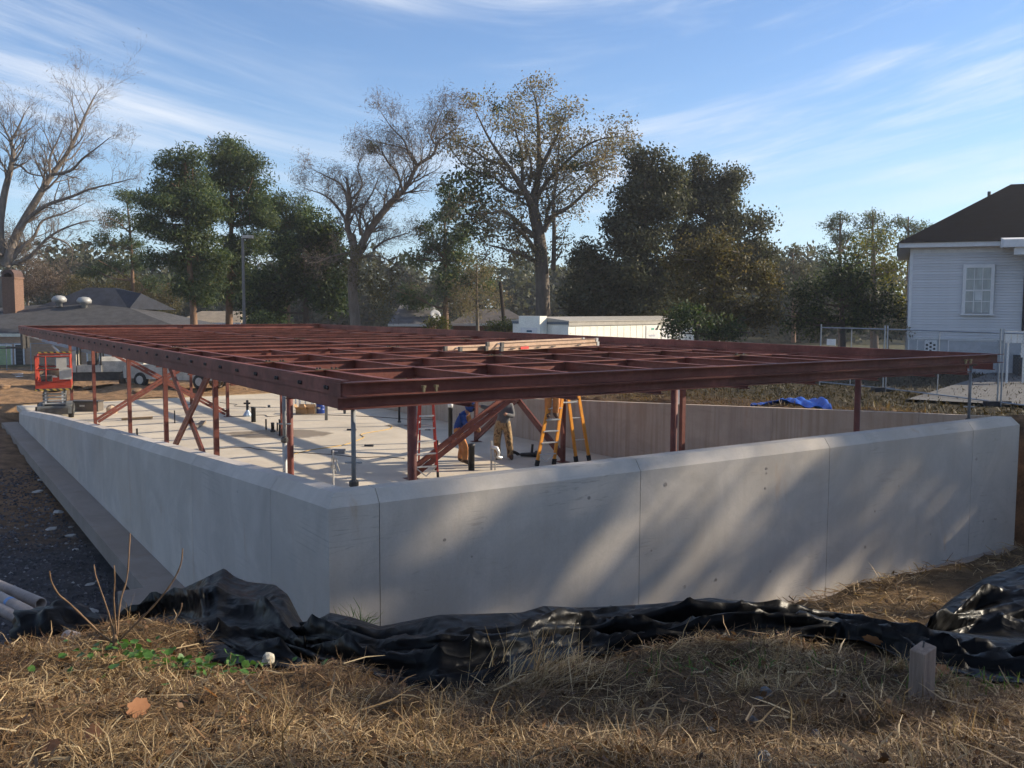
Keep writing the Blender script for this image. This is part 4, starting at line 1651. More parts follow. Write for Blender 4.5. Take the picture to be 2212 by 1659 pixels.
# concrete walk
tag(MB().hexa([at_z(x, y, z) for z in (1.42, 1.585) for x, y in ((1960, 862), (2260, 878), (2420, 806), (2150, 803))]).build('path', M('path concrete', (.13, .125, .12), .9, .15, 2, .2)), kind='structure')

# white slatted boards leaning by the porch
for x, y, w, h, n, lb in ((2172, 728, 1.0, .42, 5, 'small white slatted board beyond the fence posts, upper one'), (2206, 757, 1.3, .5, 6, 'larger white slatted board by the porch steps')):
    c = at_y(x, y, 33)
    t = thing('slatted_board', lb, 'board', (c.x, c.y, c.z - h / 2), R(-6), 'white slatted boards by the porch')
    for k in range(n):
        MB().box(k * w / n + .01, 0, 0, (k + 1) * w / n - .01, .04, h).build('slat', WHT, t, local=True)
    MB().box(0, .045, .08, w, .08, .16).build('batten', WHT, t, local=True)
    for q in (.15, w - .15):
        MB().box(q - .03, .085, 1.6 - (c.z - h / 2), q + .03, .14, h).build('leg', WHT, t, local=True)

# ================================================================== temporary fence
FP = M('fence pipe', (.27, .30, .33), .45, .1, 5, .03, metal=.5)
fpts = [(1771, 717, 33.0), (1915, 709, 30.3), (2166, 701, 25.8), (2420, 690, 22.5)]
FW = []
for x, y, d in fpts:
    p = at_y(x, y, d)
    FW.append(Vector((p.x, p.y, 0)))
FLAB = ('chain link fence panel with a small white sign near the bushes', 'chain link fence panel between the two post pairs before the white house', 'chain link fence panel leaving the right edge of the view')
for i in range(3):
    a, c = FW[i], FW[i + 1]
    za, zc = float(height(a.x, a.y)), float(height(c.x, c.y))
    t = thing('fence_panel', FLAB[i], 'fence', (a.x, a.y, za), 0, 'temporary fence panels on the right lawn')
    d = (c - a).normalized()
    a, c = a + d * .06, c - d * .06
    H_f = 2.05
    A_, C_ = Vector((a.x, a.y, za)), Vector((c.x, c.y, zc))
    up = Vector((0, 0, 1))
    for q in (A_, C_):
        MB().tube([q, q + up * (H_f + .12)], .024, 8).build('post', FP, t)
    for h in (.12, H_f):
        MB().tube([A_ + up * h, C_ + up * h], .021, 8).build('rail', FP, t)
    if i < 2:
        mid = A_.lerp(C_, .5)
        MB().tube([mid + up * .12, mid + up * H_f], .016, 6).build('mid_rail', FP, t)
    mb = MB()
    L = (C_ - A_).length
    n = int(L / .10)
    for k in range(-20, n):
        for sg in (1, -1):
            x0, x1 = k * .10, k * .10 + 1.9
            if sg < 0:
                y0, y1 = H_f, .12
            else:
                y0, y1 = .12, H_f
            sl = (y1 - y0) / (x1 - x0)
            if x0 < 0:
                y0 -= sl * x0
                x0 = 0
            if x1 > L:
                y1 -= sl * (x1 - L)
                x1 = L
            if x1 - x0 > .05:
                mb.tube([A_.lerp(C_, x0 / L) + up * y0, A_.lerp(C_, x1 / L) + up * y1], .0016, 3, False)
    mb.build('chain_link', FP, t, fix=False)
    fb = MB()
    fb.bar(C_ + Vector((-.35, -.05, .07)), C_ + Vector((.35, .05, .07)), .24, .16)
    fb.build('foot_block', M('black foot block', (.035, .035, .04), .7, .2, 6, .2), t)
    if i == 0:
        s_ = A_ + d * .28 + up * 1.55 - Vector((0, .03, 0))
        MB().bar(s_, s_ + d * .42, .01, .22).build('sign', WHT, t)
    if i == 1:
        s_ = A_ + d * .5 + up * 1.45 - Vector((0, .03, 0))

# white post behind the right wall
p = at_y(1465, 876, 24.5)
t = thing('white_post', 'white timber post standing behind the right wall beside the red column', 'post', (p.x, p.y, p.z - .3))
MB().box(-.11, -.06, 0, .11, .06, 1.15).build('post', WHT, t, local=True)
MB().box(-.13, -.08, 1.152, .13, .08, 1.18).build('cap', WHT, t, local=True)

# ================================================================== office trailer
CREAM = M('cream siding', (.86, .84, .74), .6, .06, 2, .05)
TROOF = M('trailer roof', (.40, .37, .32), .6, .12, 3, .1)
c = at_y(1228, 694, 46.5)
c.z = 1.05
trl = thing('site_trailer', 'long cream office trailer with flat roof behind the steel frame', 'trailer', c, math.atan2(.75, .66))


def R_(name, mb, mt, par=None):
    return mb.build(name, mt, par or trl, False, local=True)


TL, TWd, TH_ = 12.2, 3.7, 2.46
bx = R_('body', MB().box(0, 0, .45, TL, TWd, TH_), CREAM)
for k in range(1, 20):
    R_('panel_rib', MB().box(k * TL / 20 - .02, -.012, .45, k * TL / 20 + .02, -.001, TH_ - .2), CREAM, bx)
for k in range(1, 7):
    R_('panel_rib', MB().box(-.012, k * TWd / 7 - .02, .45, -.001, k * TWd / 7 + .02, TH_ - .2), CREAM, bx)
R_('eave_band', MB().box(-.03, -.05, TH_ - .2, TL + .03, -.013, TH_), TROOF)
R_('roof', MB().prism([(-TWd / 2 - .08, 0), (TWd / 2 + .08, 0), (TWd / 2 + .08, .05), (0, .24), (-TWd / 2 - .08, .05)], (-.06, TWd / 2, TH_ + .002), (TL + .06, TWd / 2, TH_ + .002)), TROOF)
R_('gable_band', MB().box(-.05, -.02, TH_ - .13, -.014, TWd + .02, TH_ + .0), M('blue grey band', (.12, .15, .18), .6, .1, 4, 0))
ac = R_('air_conditioner', MB().box(-.62, 1.35, .9, -.055, 2.75, TH_ + .28), CREAM)
sg1 = R_('sign', MB().box(-.635, 1.5, 1.35, -.622, 2.6, 2.15), WHT, ac)
navy = M('sign ink', (.02, .10, .16), .6, .1, 5, 0)
R_('sign_mark', MB().box(-.638, 1.85, 1.92, -.636, 2.2, 2.02), navy, ac)
for q in range(8):
    R_('sign_mark', MB().box(-.638, 1.62 + q * .105, 1.52, -.636, 1.70 + q * .105, 1.64), navy, ac)
sg2 = R_('sign', MB().box(7.0, -.03, 1.3, 8.2, -.014, 2.2), WHT, bx)
R_('sign_mark', MB().box(7.5, -.033, 1.95, 7.8, -.031, 2.05), M('green ink', (.05, .35, .25), .6, .1, 5, 0), bx)
for q in range(7):
    R_('sign_mark', MB().box(7.25 + q * .1, -.033, 1.58, 7.32 + q * .1, -.031, 1.68), M('pale ink', (.35, .38, .45), .6, .1, 5, 0), bx)
for x in (1.5, 5.5, 10.0):
    R_('support_block', MB().box(x, .3, 0, x + .4, .7, .448), FOOT)
    R_('support_block', MB().box(x, TWd - .7, 0, x + .4, TWd - .3, .448), FOOT)
R_('door', MB().box(8.6, -.03, .5, 9.5, -.013, 2.2), TRIM, bx)

# ================================================================== house on the left
BRICK = M('tan brick', (.42, .28, .19), .85, .15, 3, .3, stretch=(1, 1, 4))
GSH = M('grey shingles', (.062, .060, .062), .9, .3, 1.6, .5)
DSH = M('shaded grey shingles', (.030, .034, .048), .9, .3, 1.6, .4)  # shade on the upper roof put into the colour, darker than the lit roof
Y0 = 70.0
xl, xr = at_y(-160, 664, Y0).x, at_y(392, 664, Y0).x
zg = -.45
lh = thing('brick_house', 'low tan brick house with dark roofs at the left edge', 'house', (xr - 12, Y0, zg))


def G_b(name, mb, mt, par=None, sm=False):
    return mb.build(name, mt, par or lh, sm)


z_e = at_y(60, 727, Y0).z
G_b('wall', MB().box(xl, Y0 + .7, zg, xr - 1.5, Y0 + 14, z_e), BRICK)
G_b('fascia', MB().box(xl - .5, Y0 - .02, z_e - .02, xr - 1.0, Y0 + .02, z_e + .22), M('cream fascia', (.72, .68, .56), .6, .06, 3, 0))
zr1 = at_y(60, 669, Y0 + 7).z
xA, xB = at_y(205, 664, Y0 + 7).x, at_y(250, 664, Y0 + 9).x
r1 = G_b('roof', MB().add([(xl - .6, Y0 - .1, z_e + .2), (xr + .3, Y0 + 2, z_e + .2), (xr + .3, Y0 + 15, z_e + .2), (xl - .6, Y0 + 15, z_e + .2), (xl - .6, Y0 + 7.2, zr1), (at_y(235, 664, Y0 + 8).x, Y0 + 8, at_y(235, 648, Y0 + 8).z)],
                         [(0, 1, 5, 4), (1, 2, 5), (2, 3, 4, 5), (3, 0, 4), (3, 2, 1, 0)]), GSH)
ra, rb = at_y(188, 621, Y0 + 8.6), at_y(247, 622, Y0 + 8.6)
e0, e1 = at_y(66, 669, Y0 + 6.4), at_y(305, 634, Y0 + 7.6)
e1b = at_y(330, 668, Y0 + 6.6)
e1m = at_y(278, 668, Y0 + 6.4)
r2 = G_b('upper_roof', MB().add([e0, e1m, e1, rb, ra, (e0.x, Y0 + 12, e0.z), (e1b.x, Y0 + 12, e0.z), (rb.x, Y0 + 9.2, rb.z), (ra.x, Y0 + 9.2, ra.z)],
                               [(0, 1, 2, 3, 4), (0, 4, 8, 5), (2, 6, 7, 3), (1, 6, 2), (4, 3, 7, 8), (5, 8, 7, 6), (0, 5, 6, 1)]), DSH)
for x, y in ((157, 649), (262, 647)):
    x, y = x, y
for x, y in ((128, 652), (182, 655)):
    v_ = at_y(x * 1.2 if False else x, y, Y0 + 6.2)
    MB().lathe([(.22, 0), (.24, .35), (.55, .40), (.58, .62), (.42, .85), (.12, .92)], v_ - Vector((0, 0, .4)), 12).build('roof_vent', GALV, r2, True)
# chimney
cL, cR = at_y(6, 664, Y0 + 5), at_y(33, 664, Y0 + 5)
zc0, zc1 = at_y(20, 675, Y0 + 5).z, at_y(20, 602, Y0 + 5).z
CB = M('chimney brick', (.19, .11, .075), .85, .2, 4, .3, stretch=(1, 1, 4))
ch = G_b('chimney', MB().box(cL.x, Y0 + 5, zc0 - .5, cR.x, Y0 + 6.4, zc1), CB)
G_b('chimney_crown', MB().box(cL.x - .06, Y0 + 4.94, zc1 + .002, cR.x + .06, Y0 + 6.46, zc1 + .14), CB, ch)
wch = (cR.x - cL.x)
pr = [(-wch / 2, 0), (-wch * .33, 0), (-wch * .28, .22), (0, .36), (wch * .28, .22), (wch * .33, 0), (wch / 2, 0), (wch * .48, .3), (wch * .3, .55), (0, .62), (-wch * .3, .55), (-wch * .48, .3)]
G_b('chimney_hood', MB().prism(pr, ((cL.x + cR.x) / 2, Y0 + 5, zc1 + .142), ((cL.x + cR.x) / 2, Y0 + 6.4, zc1 + .142)), M('dark brick', (.10, .06, .05), .85, .2, 4, .3), ch)
# door and windows under the eave
gd = M('pale green door', (.34, .42, .22), .6, .1, 4, .05)
for x0, x1, y0_, y1_, mt, nm in ((-4, 26, 747, 799, gd, 'door'), (34, 52, 745, 790, BLK, 'iron_gate'), (190, 215, 748, 782, M('pale blind', (.66, .58, .44), .7, .1, 4, 0), 'window')):
    a_, b_ = at_y(x0, y0_, Y0 + .69), at_y(x1, y1_, Y0 + .69)
    o = G_b(nm, MB().box(a_.x, Y0 + .62, b_.z, b_.x, Y0 + .69, a_.z), mt)
    G_b('frame', MB().box(a_.x - .1, Y0 + .60, a_.z, b_.x + .1, Y0 + .688, a_.z + .12).box(a_.x - .1, Y0 + .60, b_.z, a_.x - .001, Y0 + .688, a_.z - .001).box(b_.x + .001, Y0 + .60, b_.z, b_.x + .1, Y0 + .688, a_.z - .001), TRIM, o)

# ================================================================== houses beyond


def small_house(label, x0, x1, ye, yr, Y, wallm, roofm, hip=.25, dep=9.0, fasc=True):
    a, b = at_y(x0, ye, Y), at_y(x1, ye, Y)
    zr_ = at_y((x0 + x1) / 2, yr, Y + dep / 2).z
    ze_ = a.z
    t = thing('brick_house' if wallm is not CLAP else 'small_house', label, 'house', ((a.x + b.x) / 2, Y, -.4), 0, 'houses among the far trees')
    MB().box(a.x + .4, Y + .4, -.4, b.x - .4, Y + dep, ze_).build('wall', wallm, t)
    hx = (b.x - a.x) * hip
    MB().add([(a.x, Y, ze_), (b.x, Y, ze_), (b.x, Y + dep, ze_), (a.x, Y + dep, ze_), (a.x + hx, Y + dep / 2, zr_), (b.x - hx, Y + dep / 2, zr_)],
             [(0, 1, 5, 4), (1, 2, 5), (2, 3, 4, 5), (3, 0, 4), (3, 2, 1, 0)]).build('roof', roofm, t)
    if fasc:
        MB().box(a.x, Y - .06, ze_ - .18, b.x, Y - .01, ze_ + .02).build('fascia', TRIM, t)
    MB().box((a.x + b.x) / 2 - .5, Y + .33, ze_ - 1.7, (a.x + b.x) / 2 + .5, Y + .395, ze_ - .5).build('window', BLK, t)
    return t


small_house('tan roofed house glimpsed between the pine trunks', 372, 520, 697, 672, 88, BRICK, M('tan shingles', (.26, .21, .15), .9, .2, 1.5, .4), .2)
small_house('small grey gabled house beside the satellite dish', 838, 938, 700, 659, 74, M('dark red brick', (.16, .06, .045), .85, .2, 3, .3), M('slate shingles', (.15, .14, .14), .9, .25, 1.5, .4), .12)
small_house('long low dark roofed brick house left of the trailer', 968, 1150, 699, 668, 78, M('dark red brick', (.16, .06, .045), .85, .2, 3, .3), M('brown shingles', (.085, .07, .06), .9, .25, 1.5, .4), .3)
# satellite dish
p = at_y(940, 684, 71)
t = thing('satellite_dish', 'small pale satellite dish on a mast between the low roofs', 'dish', (p.x, p.y, p.z - 2.4))
MB().tube([(p.x, p.y, p.z - 2.4), (p.x, p.y, p.z)], .04, 6).build('mast', GALV, t)
MB().lathe([(.02, 0), (.22, .03), (.40, .12), (.42, .13), (.40, .15), (.2, .06)], p + Vector((0, 0, .1)), 14, (.3, -.7, .5)).build('reflector', M('dish grey', (.5, .5, .5), .5, .1, 4, 0), t, True)

# ================================================================== poles
p = at_y(527, 664, 58)
zt = at_y(527, 514, 58).z
t = thing('lamp_post', 'tall slim grey lamp post with flat box head before the pines', 'lamp', (p.x, p.y, -.3))
MB().tube([(p.x, p.y, -.3), (p.x, p.y, zt)], [.11, .085], 8).build('pole', M('pole bronze', (.15, .145, .14), .5, .1, 4, 0), t)
MB().bar((p.x, p.y, zt - .05), (p.x + .35, p.y, zt - .03), .06, .06).build('arm', DARKST, t)
MB().box(p.x + .05, p.y - .25, zt - .02, p.x + .62, p.y + .25, zt + .16).build('lamp_head', PANEL, t)
p0, p1 = at_y(1097, 720, 66), at_y(1080, 608, 66)
t = thing('utility_pole', 'dark leaning timber pole left of the big brown tree', 'pole', (p0.x, p0.y, -.4))
MB().tube([(p0.x + .1, p0.y, -.4), p1], [.16, .11], 8).build('pole', M('pole timber', (.035, .026, .02), .9, .2, 4, .2), t)
MB().bar(p1 + Vector((-.12, 0, -.25)), p1 + Vector((.12, 0, -.25)), .3, .06).build('band', DARKST, t)
# left chain link fence
t = thing('wire_fence', 'wire fence with thin posts in front of the left brick house', 'fence', at_z(40, 800, -.3))
q0, q1 = at_y(-40, 742, 60), at_y(330, 742, 60)
for k in range(8):
    q = q0.lerp(q1, k / 7)
    MB().tube([(q.x, q.y, -.5), (q.x, q.y, q.z)], .03, 6).build('post', FP, t)
MB().tube([q0, q1], .025, 6).build('rail', FP, t)
mb = MB()
for k in range(9):
    mb.tube([(q0.x, q0.y, -.4 + k * .25), (q1.x, q1.y, -.4 + k * .25)], .004, 3, False)
mb.build('wire', FP, t, fix=False)
# pale concrete kerb far left
tag(MB().hexa([at_z(-60, 822, -.1), at_z(50, 815, -.1), at_z(50, 806, -.1), at_z(-60, 808, -.1), at_z(-60, 822, .08), at_z(50, 815, .08), at_z(50, 806, .08), at_z(-60, 808, .08)]).build('kerb_slab', WHT), 'pale flat concrete slab lying on the dirt at far left', 'slab')
# ================================================================== trees
BARK = M('grey bark', (.185, .15, .12), .9, .25, 4, .5, stretch=(1, 1, .3))
BARK2 = M('oak bark', (.14, .115, .095), .9, .25, 4, .5, stretch=(1, 1, .3))
BARKD = M('dark bark', (.075, .058, .045), .9, .25, 4, .5, stretch=(1, 1, .3))
BARKP = M('pine bark', (.20, .12, .075), .9, .25, 4, .5, stretch=(1, 1, .4))
PINE = leafmat('pine needles', [(0, (.042, .075, .034)), (.4, (.075, .118, .050)), (.75, (.115, .160, .065)), (1, (.18, .20, .085))], .38)  # pine, oak and evergreen tones lightened in place of distance haze
OAK = leafmat('live oak leaves', [(0, (.042, .050, .032)), (.45, (.074, .086, .050)), (.8, (.115, .120, .070)), (1, (.17, .165, .11))], .34)
EVER = leafmat('broad evergreen leaves', [(0, (.022, .040, .018)), (.5, (.042, .070, .028)), (.85, (.075, .115, .040)), (1, (.16, .18, .06))], .35)
OLIVE = leafmat('olive brown leaves', [(0, (.060, .050, .026)), (.4, (.10, .086, .040)), (.75, (.13, .125, .050)), (1, (.23, .17, .07))], .4)
RUST = leafmat('rusty autumn leaves', [(0, (.16, .14, .10)), (.35, (.24, .20, .14)), (.6, (.33, .25, .17)), (.8, (.22, .22, .13)), (1, (.15, .17, .09))], .5)
TWIG = leafmat('fine dry twigs', [(0, (.10, .070, .050)), (.5, (.18, .130, .095)), (1, (.26, .20, .15))], .2)
YEL = leafmat('yellow green leaves', [(0, (.05, .075, .015)), (.5, (.13, .15, .03)), (1, (.26, .22, .05))], .4)


LEAF_K = 1.0


def rot_quads(P, size, aspect, rng, up_bias=0.0):
    size = size * LEAF_K
    n = len(P)
    u = rng.normal(size=(n, 3))
    u /= np.linalg.norm(u, axis=1)[:, None]
    w = rng.normal(size=(n, 3))
    w[:, 2] += up_bias
    v = np.cross(u, w)
    v /= (np.linalg.norm(v, axis=1)[:, None] + 1e-9)
    s = (size * rng.uniform(.6, 1.4, n))[:, None]
    a, b = u * s * .5, v * s * aspect * .5
    return np.stack([P - a - b * .4, P - b * .9 + a * .1, P + a + b * .3, P + b * .9 - a * .1], 1)


def cloud(C, k, spread, size, aspect, rng, flat=.8, up_bias=0.0):
    d = rng.normal(size=(len(C) * k, 3))
    d *= (rng.random(len(d)) ** .45 / np.linalg.norm(d, axis=1))[:, None] * 1.7
    P = np.repeat(C, k, 0) + d * np.array((spread, spread, spread * flat))
    return rot_quads(P, size, aspect, rng, up_bias)


def in_blob(c, r, n, rng, hollow=.45):
    d = rng.normal(size=(n, 3))
    d /= np.linalg.norm(d, axis=1)[:, None]
    rad = (hollow ** 3 + (1 - hollow ** 3) * rng.random(n)) ** (1 / 3)
    return np.array(c) + d * rad[:, None] * np.array(r)


def path_of(px, Y, off=0.0):
    n = len(px)
    return [at_y(x, y, Y + off * i / max(1, n - 1)) for i, (x, y) in enumerate(px)]


def smooth_path(P, k=3):
    out = []
    for i in range(len(P) - 1):
        a, b = P[i], P[i + 1]
        a0, b1 = P[max(i - 1, 0)], P[min(i + 2, len(P) - 1)]
        for q in range(k):
            t = q / k
            out.append(.5 * ((2 * a) + (b - a0) * t + (2 * a0 - 5 * a + 4 * b - b1) * t * t + (3 * a - a0 - 3 * b + b1) * t ** 3))
    out.append(P[-1])
    return out


def sprout(mb, tips, p, d, L, r, lvl, rnd, spread=.75, up=.10, kids=4, n=4):
    pts, rad = [p], [r]
    dd = d.normalized()
    for i in range(n):
        dd = (dd + Vector((rnd.uniform(-1, 1), rnd.uniform(-1, 1), rnd.uniform(-1, 1))) * .22 + Vector((0, 0, up))).normalized()
        pts.append(pts[-1] + dd * (L / n))
        rad.append(r * (1 - .75 * (i + 1) / n))
    mb.tube(pts, rad, 5 if r > .06 else 3, False)
    tips += [np.array(q) for q in pts[2:]] if lvl == 0 else []
    if lvl == 0:
        return
    for k in range(kids):
        t = rnd.uniform(.3, 1.0)
        i = min(int(t * n), n - 1)
        q = pts[i].lerp(pts[i + 1], t * n - i)
        ax = (pts[i + 1] - pts[i]).normalized()
        s, u = frame_of(ax)
        an = rnd.uniform(0, 6.28)
        nd = (ax * math.cos(spread) + (s * math.cos(an) + u * math.sin(an)) * math.sin(spread) * rnd.uniform(.7, 1.3)).normalized()
        sprout(mb, tips, q, nd, L * rnd.uniform(.45, .7), max(rad[i] * .6, .008), lvl - 1, rnd, spread, up, kids, max(3, n - 1))


def limb_tree(name, label, base, limbs, Y, r0, bark, seed, lvl=2, kids=4, Lk=.33, spread=.75, up=.1, rmin=.012, sp_every=1, leaf=None, leaf_n=3, leaf_s=.3, leaf_spread=.5, first=1, RK=.52, leaf_a=.6):
    rnd = random.Random(seed)
    rng = np.random.default_rng(seed)
    t = thing(name, label, 'tree', base)
    tips = []
    tr = MB()
    br = MB()
    for li, (px, ra, rb) in enumerate(limbs):
        ra, rb = ra * RK, max(rb * RK, .014)
        P = smooth_path(path_of(px, Y + rnd.uniform(-.4, .4), 0 if li == 0 else rnd.uniform(-4, 4)), 4)
        n = len(P)
        rad = [ra + (rb - ra) * i / (n - 1) for i in range(n)]
        tr.tube(P, rad, 9 if ra > .2 else 6, False)
        tot = sum((P[i + 1] - P[i]).length for i in range(n - 1))
        if li == 0:
            continue
        for i in range(first if ra < .3 else n // 3, n, sp_every):
            ax = (P[min(i + 1, n - 1)] - P[max(i - 1, 0)]).normalized()
            s, u = frame_of(ax)
            an = rnd.uniform(0, 6.28)
            nd = (ax * .6 + (s * math.cos(an) + u * math.sin(an)) * .8 + Vector((0, 0, .15))).normalized()
            sprout(br, tips, P[i], nd, max(1.0, tot * Lk * rnd.uniform(.5, 1.1)), max(rad[i] * .45, rmin), lvl, rnd, spread, up, kids)
        sprout(br, tips, P[-1], P[-1] - P[-2], max(.7, tot * Lk * .3), rb, lvl, rnd, spread, up, kids)
    tr.build('trunk', bark, t, True, fix=False)
    br.build('branches', bark, t, True, fix=False)
    if leaf and tips:
        C = np.array(tips)
        quads('crown', leaf, cloud(C, leaf_n, leaf_spread, leaf_s, leaf_a, rng), t)
    return t, tips


def blob_tree(name, label, base, blobs, Y, trunk, bark, leaf, seed, dens=3.2, k=10, spread=.45, size=.30, aspect=.55, flat=.8, depth=1.0, up_bias=0.0, hollow=.25, group=None, cat='tree', rscale=1.0):
    """blobs: (x, y, rx, ry) in survey coordinates; crown clumps with gaps between them"""
    rnd = random.Random(seed)
    rng = np.random.default_rng(seed)
    t = thing(name, label, cat, base, 0, group)
    m = Y / 2007.0
    if trunk:
        px, ra, rb = trunk
        P = smooth_path(path_of(px, Y), 3)
        n = len(P)
        mb = MB()
        mb.tube(P, [ra + (rb - ra) * i / (n - 1) for i in range(n)], 8, False)
        for (x, y, rx, ry) in blobs:
            c = at_y(x, y, Y + rnd.uniform(-.5, .5) * rx * m)
            best = min(P, key=lambda q: (q - c).length + (0 if q.z < c.z else 50))
            mid = best.lerp(c, .55) + Vector((0, 0, -.08 * (c - best).length))
            if (c - best).length > .5:
                mb.tube([best, mid, c], [max(rb, ra * .38), ra * .24, ra * .08], 5, False)
                for q in range(3):
                    e = c + Vector((rnd.uniform(-1, 1) * rx * m, rnd.uniform(-1, 1) * rx * m, rnd.uniform(-.2, .8) * ry * m))
                    mb.tube([mid, (mid + e) / 2 + Vector((0, 0, .1)), e], [ra * .16, ra * .1, .03], 4, False)
        mb.build('trunk', bark, t, True, fix=False)
    V = []
    for (x, y, rx, ry) in blobs:
        rx, ry = rx * rscale, ry * rscale
        R3 = (rx * m, rx * m * depth, ry * m)
        c = at_y(x, y, Y + rnd.uniform(-.35, .35) * rx * m)
        area = 4 * math.pi * ((R3[0] * R3[1]) ** 1.6 / 3 + (R3[0] * R3[2]) ** 1.6 / 3 + (R3[1] * R3[2]) ** 1.6 / 3) ** (1 / 1.6)
        n = max(6, int(area * dens * 15 / k))
        ns = 7
        C = []
        for q in range(ns):
            cc = in_blob(c, (R3[0] * .72, R3[1] * .72, R3[2] * .72), 1, rng, .55)[0]
            kk = rng.uniform(.34, .58)
            C.append(in_blob(cc, (R3[0] * kk, R3[1] * kk, R3[2] * kk), max(2, n // ns), rng, hollow))
        V.append(cloud(np.concatenate(C), k, spread, size * .68, aspect, rng, flat, up_bias))
    V = np.concatenate(V)
    quads('crown', leaf, V, t)
    return t


def q1(x, y):
    return (x / 2.1268) * .6777, (280 + y / 2.1268) * .6777


def q2(x, y):
    return (700 + x / 2.0476) * .6777, (250 + y / 2.0476) * .6777


def q3(x, y):
    return (1400 + x / 2.0476) * .6777, (250 + y / 2.0476) * .6777


def pxl(f, *a):
    return [f(*p) for p in a]


def gb(x, Y, z=-.4):
    p = at_y(x, 664, Y)
    return (p.x, p.y, z)


# 1. the big bare tree on the left
limb_tree('bare_tree', 'huge bare winter tree with fanning limbs at the left edge', gb(8, 84), [
    ([(2, 800), (8, 700), (14, 640), (20, 588)], .85, .62),
    (pxl(q1, (40, 1215), (90, 1050), (150, 920), (270, 720), (350, 590), (440, 470), (530, 300), (590, 160), (640, 60)), .48, .05),
    (pxl(q1, (20, 1200), (0, 950), (30, 720), (70, 560), (90, 440), (75, 360), (110, 300), (160, 190)), .42, .06),
    (pxl(q1, (130, 960), (210, 870), (330, 790), (480, 740), (600, 690), (760, 650), (880, 620)), .24, .03),
    (pxl(q1, (60, 1190), (150, 1080), (230, 1010), (290, 900), (440, 850), (560, 790)), .22, .03),
    (pxl(q1, (60, 1200), (200, 1150), (310, 1030), (420, 960), (560, 910), (640, 900)), .20, .03),
    (pxl(q1, (350, 590), (480, 560), (560, 480), (640, 420), (740, 340)), .16, .03),
    (pxl(q1, (90, 520), (140, 530), (200, 580), (300, 600)), .14, .06),
    (pxl(q1, (330, 1010), (430, 1040), (490, 1100), (480, 1200)), .12, .03),
    (pxl(q1, (340, 600), (340, 470), (390, 360), (420, 280)), .13, .03),
    (pxl(q1, (0, 1150), (-120, 900), (-160, 600), (-200, 300)), .4, .05),
    (pxl(q1, (75, 360), (20, 260), (-40, 180)), .12, .03),
], 84, .6, BARK, 11, lvl=2, kids=5, Lk=.24, spread=.65, up=.10, leaf=TWIG, leaf_n=1, leaf_s=.40, leaf_spread=.3, leaf_a=.06, RK=.95)

# 2. pines
PN = dict(dens=6.4, rscale=1.12, k=16, spread=.42, size=.42, aspect=.28, flat=.7, up_bias=.6)
blob_tree('pine_tree', 'tall dark pine, left of the close pair behind the lamp post', gb(418, 66), [
    (400, 352, 46, 34), (370, 395, 44, 36), (430, 400, 50, 40), (345, 440, 46, 34), (400, 450, 58, 40), (455, 450, 40, 34), (360, 500, 50, 32), (425, 505, 50, 34), (320, 470, 28, 22), (395, 555, 48, 30), (450, 560, 44, 34), (345, 560, 34, 22), (440, 620, 44, 34), (398, 615, 34, 24)],
    66, ([(420, 740), (417, 660), (408, 560), (402, 450), (400, 345)], .30, .08), BARKP, PINE, 21, **PN)
blob_tree('pine_tree', 'tallest pine with broad rounded top behind the lamp post', gb(495, 70), [
    (497, 328, 46, 32), (475, 365, 42, 34), (530, 370, 48, 36), (500, 405, 56, 34), (555, 415, 40, 34), (535, 465, 54, 32), (480, 460, 46, 30), (570, 470, 34, 26), (545, 525, 50, 30), (490, 540, 44, 28), (520, 590, 52, 34), (470, 610, 40, 34), (545, 640, 40, 30)],
    70, ([(496, 740), (495, 660), (498, 560), (500, 450), (497, 320)], .32, .08), BARKP, PINE, 22, **PN)
blob_tree('pine_tree', 'shorter pine with gaps, leftmost of the pine group', gb(285, 90), [
    (272, 432, 38, 26), (250, 470, 36, 24), (300, 480, 36, 26), (225, 520, 34, 22), (275, 530, 40, 24), (245, 575, 38, 18), (205, 585, 34, 14), (300, 560, 36, 24), (330, 610, 34, 22)],
    90, ([(286, 740), (287, 640), (284, 540), (275, 440)], .26, .07), BARKP, PINE, 23, dens=3.6, k=16, spread=.4, size=.4, aspect=.28, flat=.7, up_bias=.6)
blob_tree('pine_tree', 'rounded green pine right of the lamp post', gb(622, 74), [
    (615, 440, 40, 26), (650, 465, 34, 26), (590, 470, 36, 26), (625, 500, 46, 28), (600, 540, 40, 26), (660, 520, 30, 26)],
    74, ([(622, 740), (622, 600), (618, 440)], .24, .07), BARKP, PINE, 24, **PN)
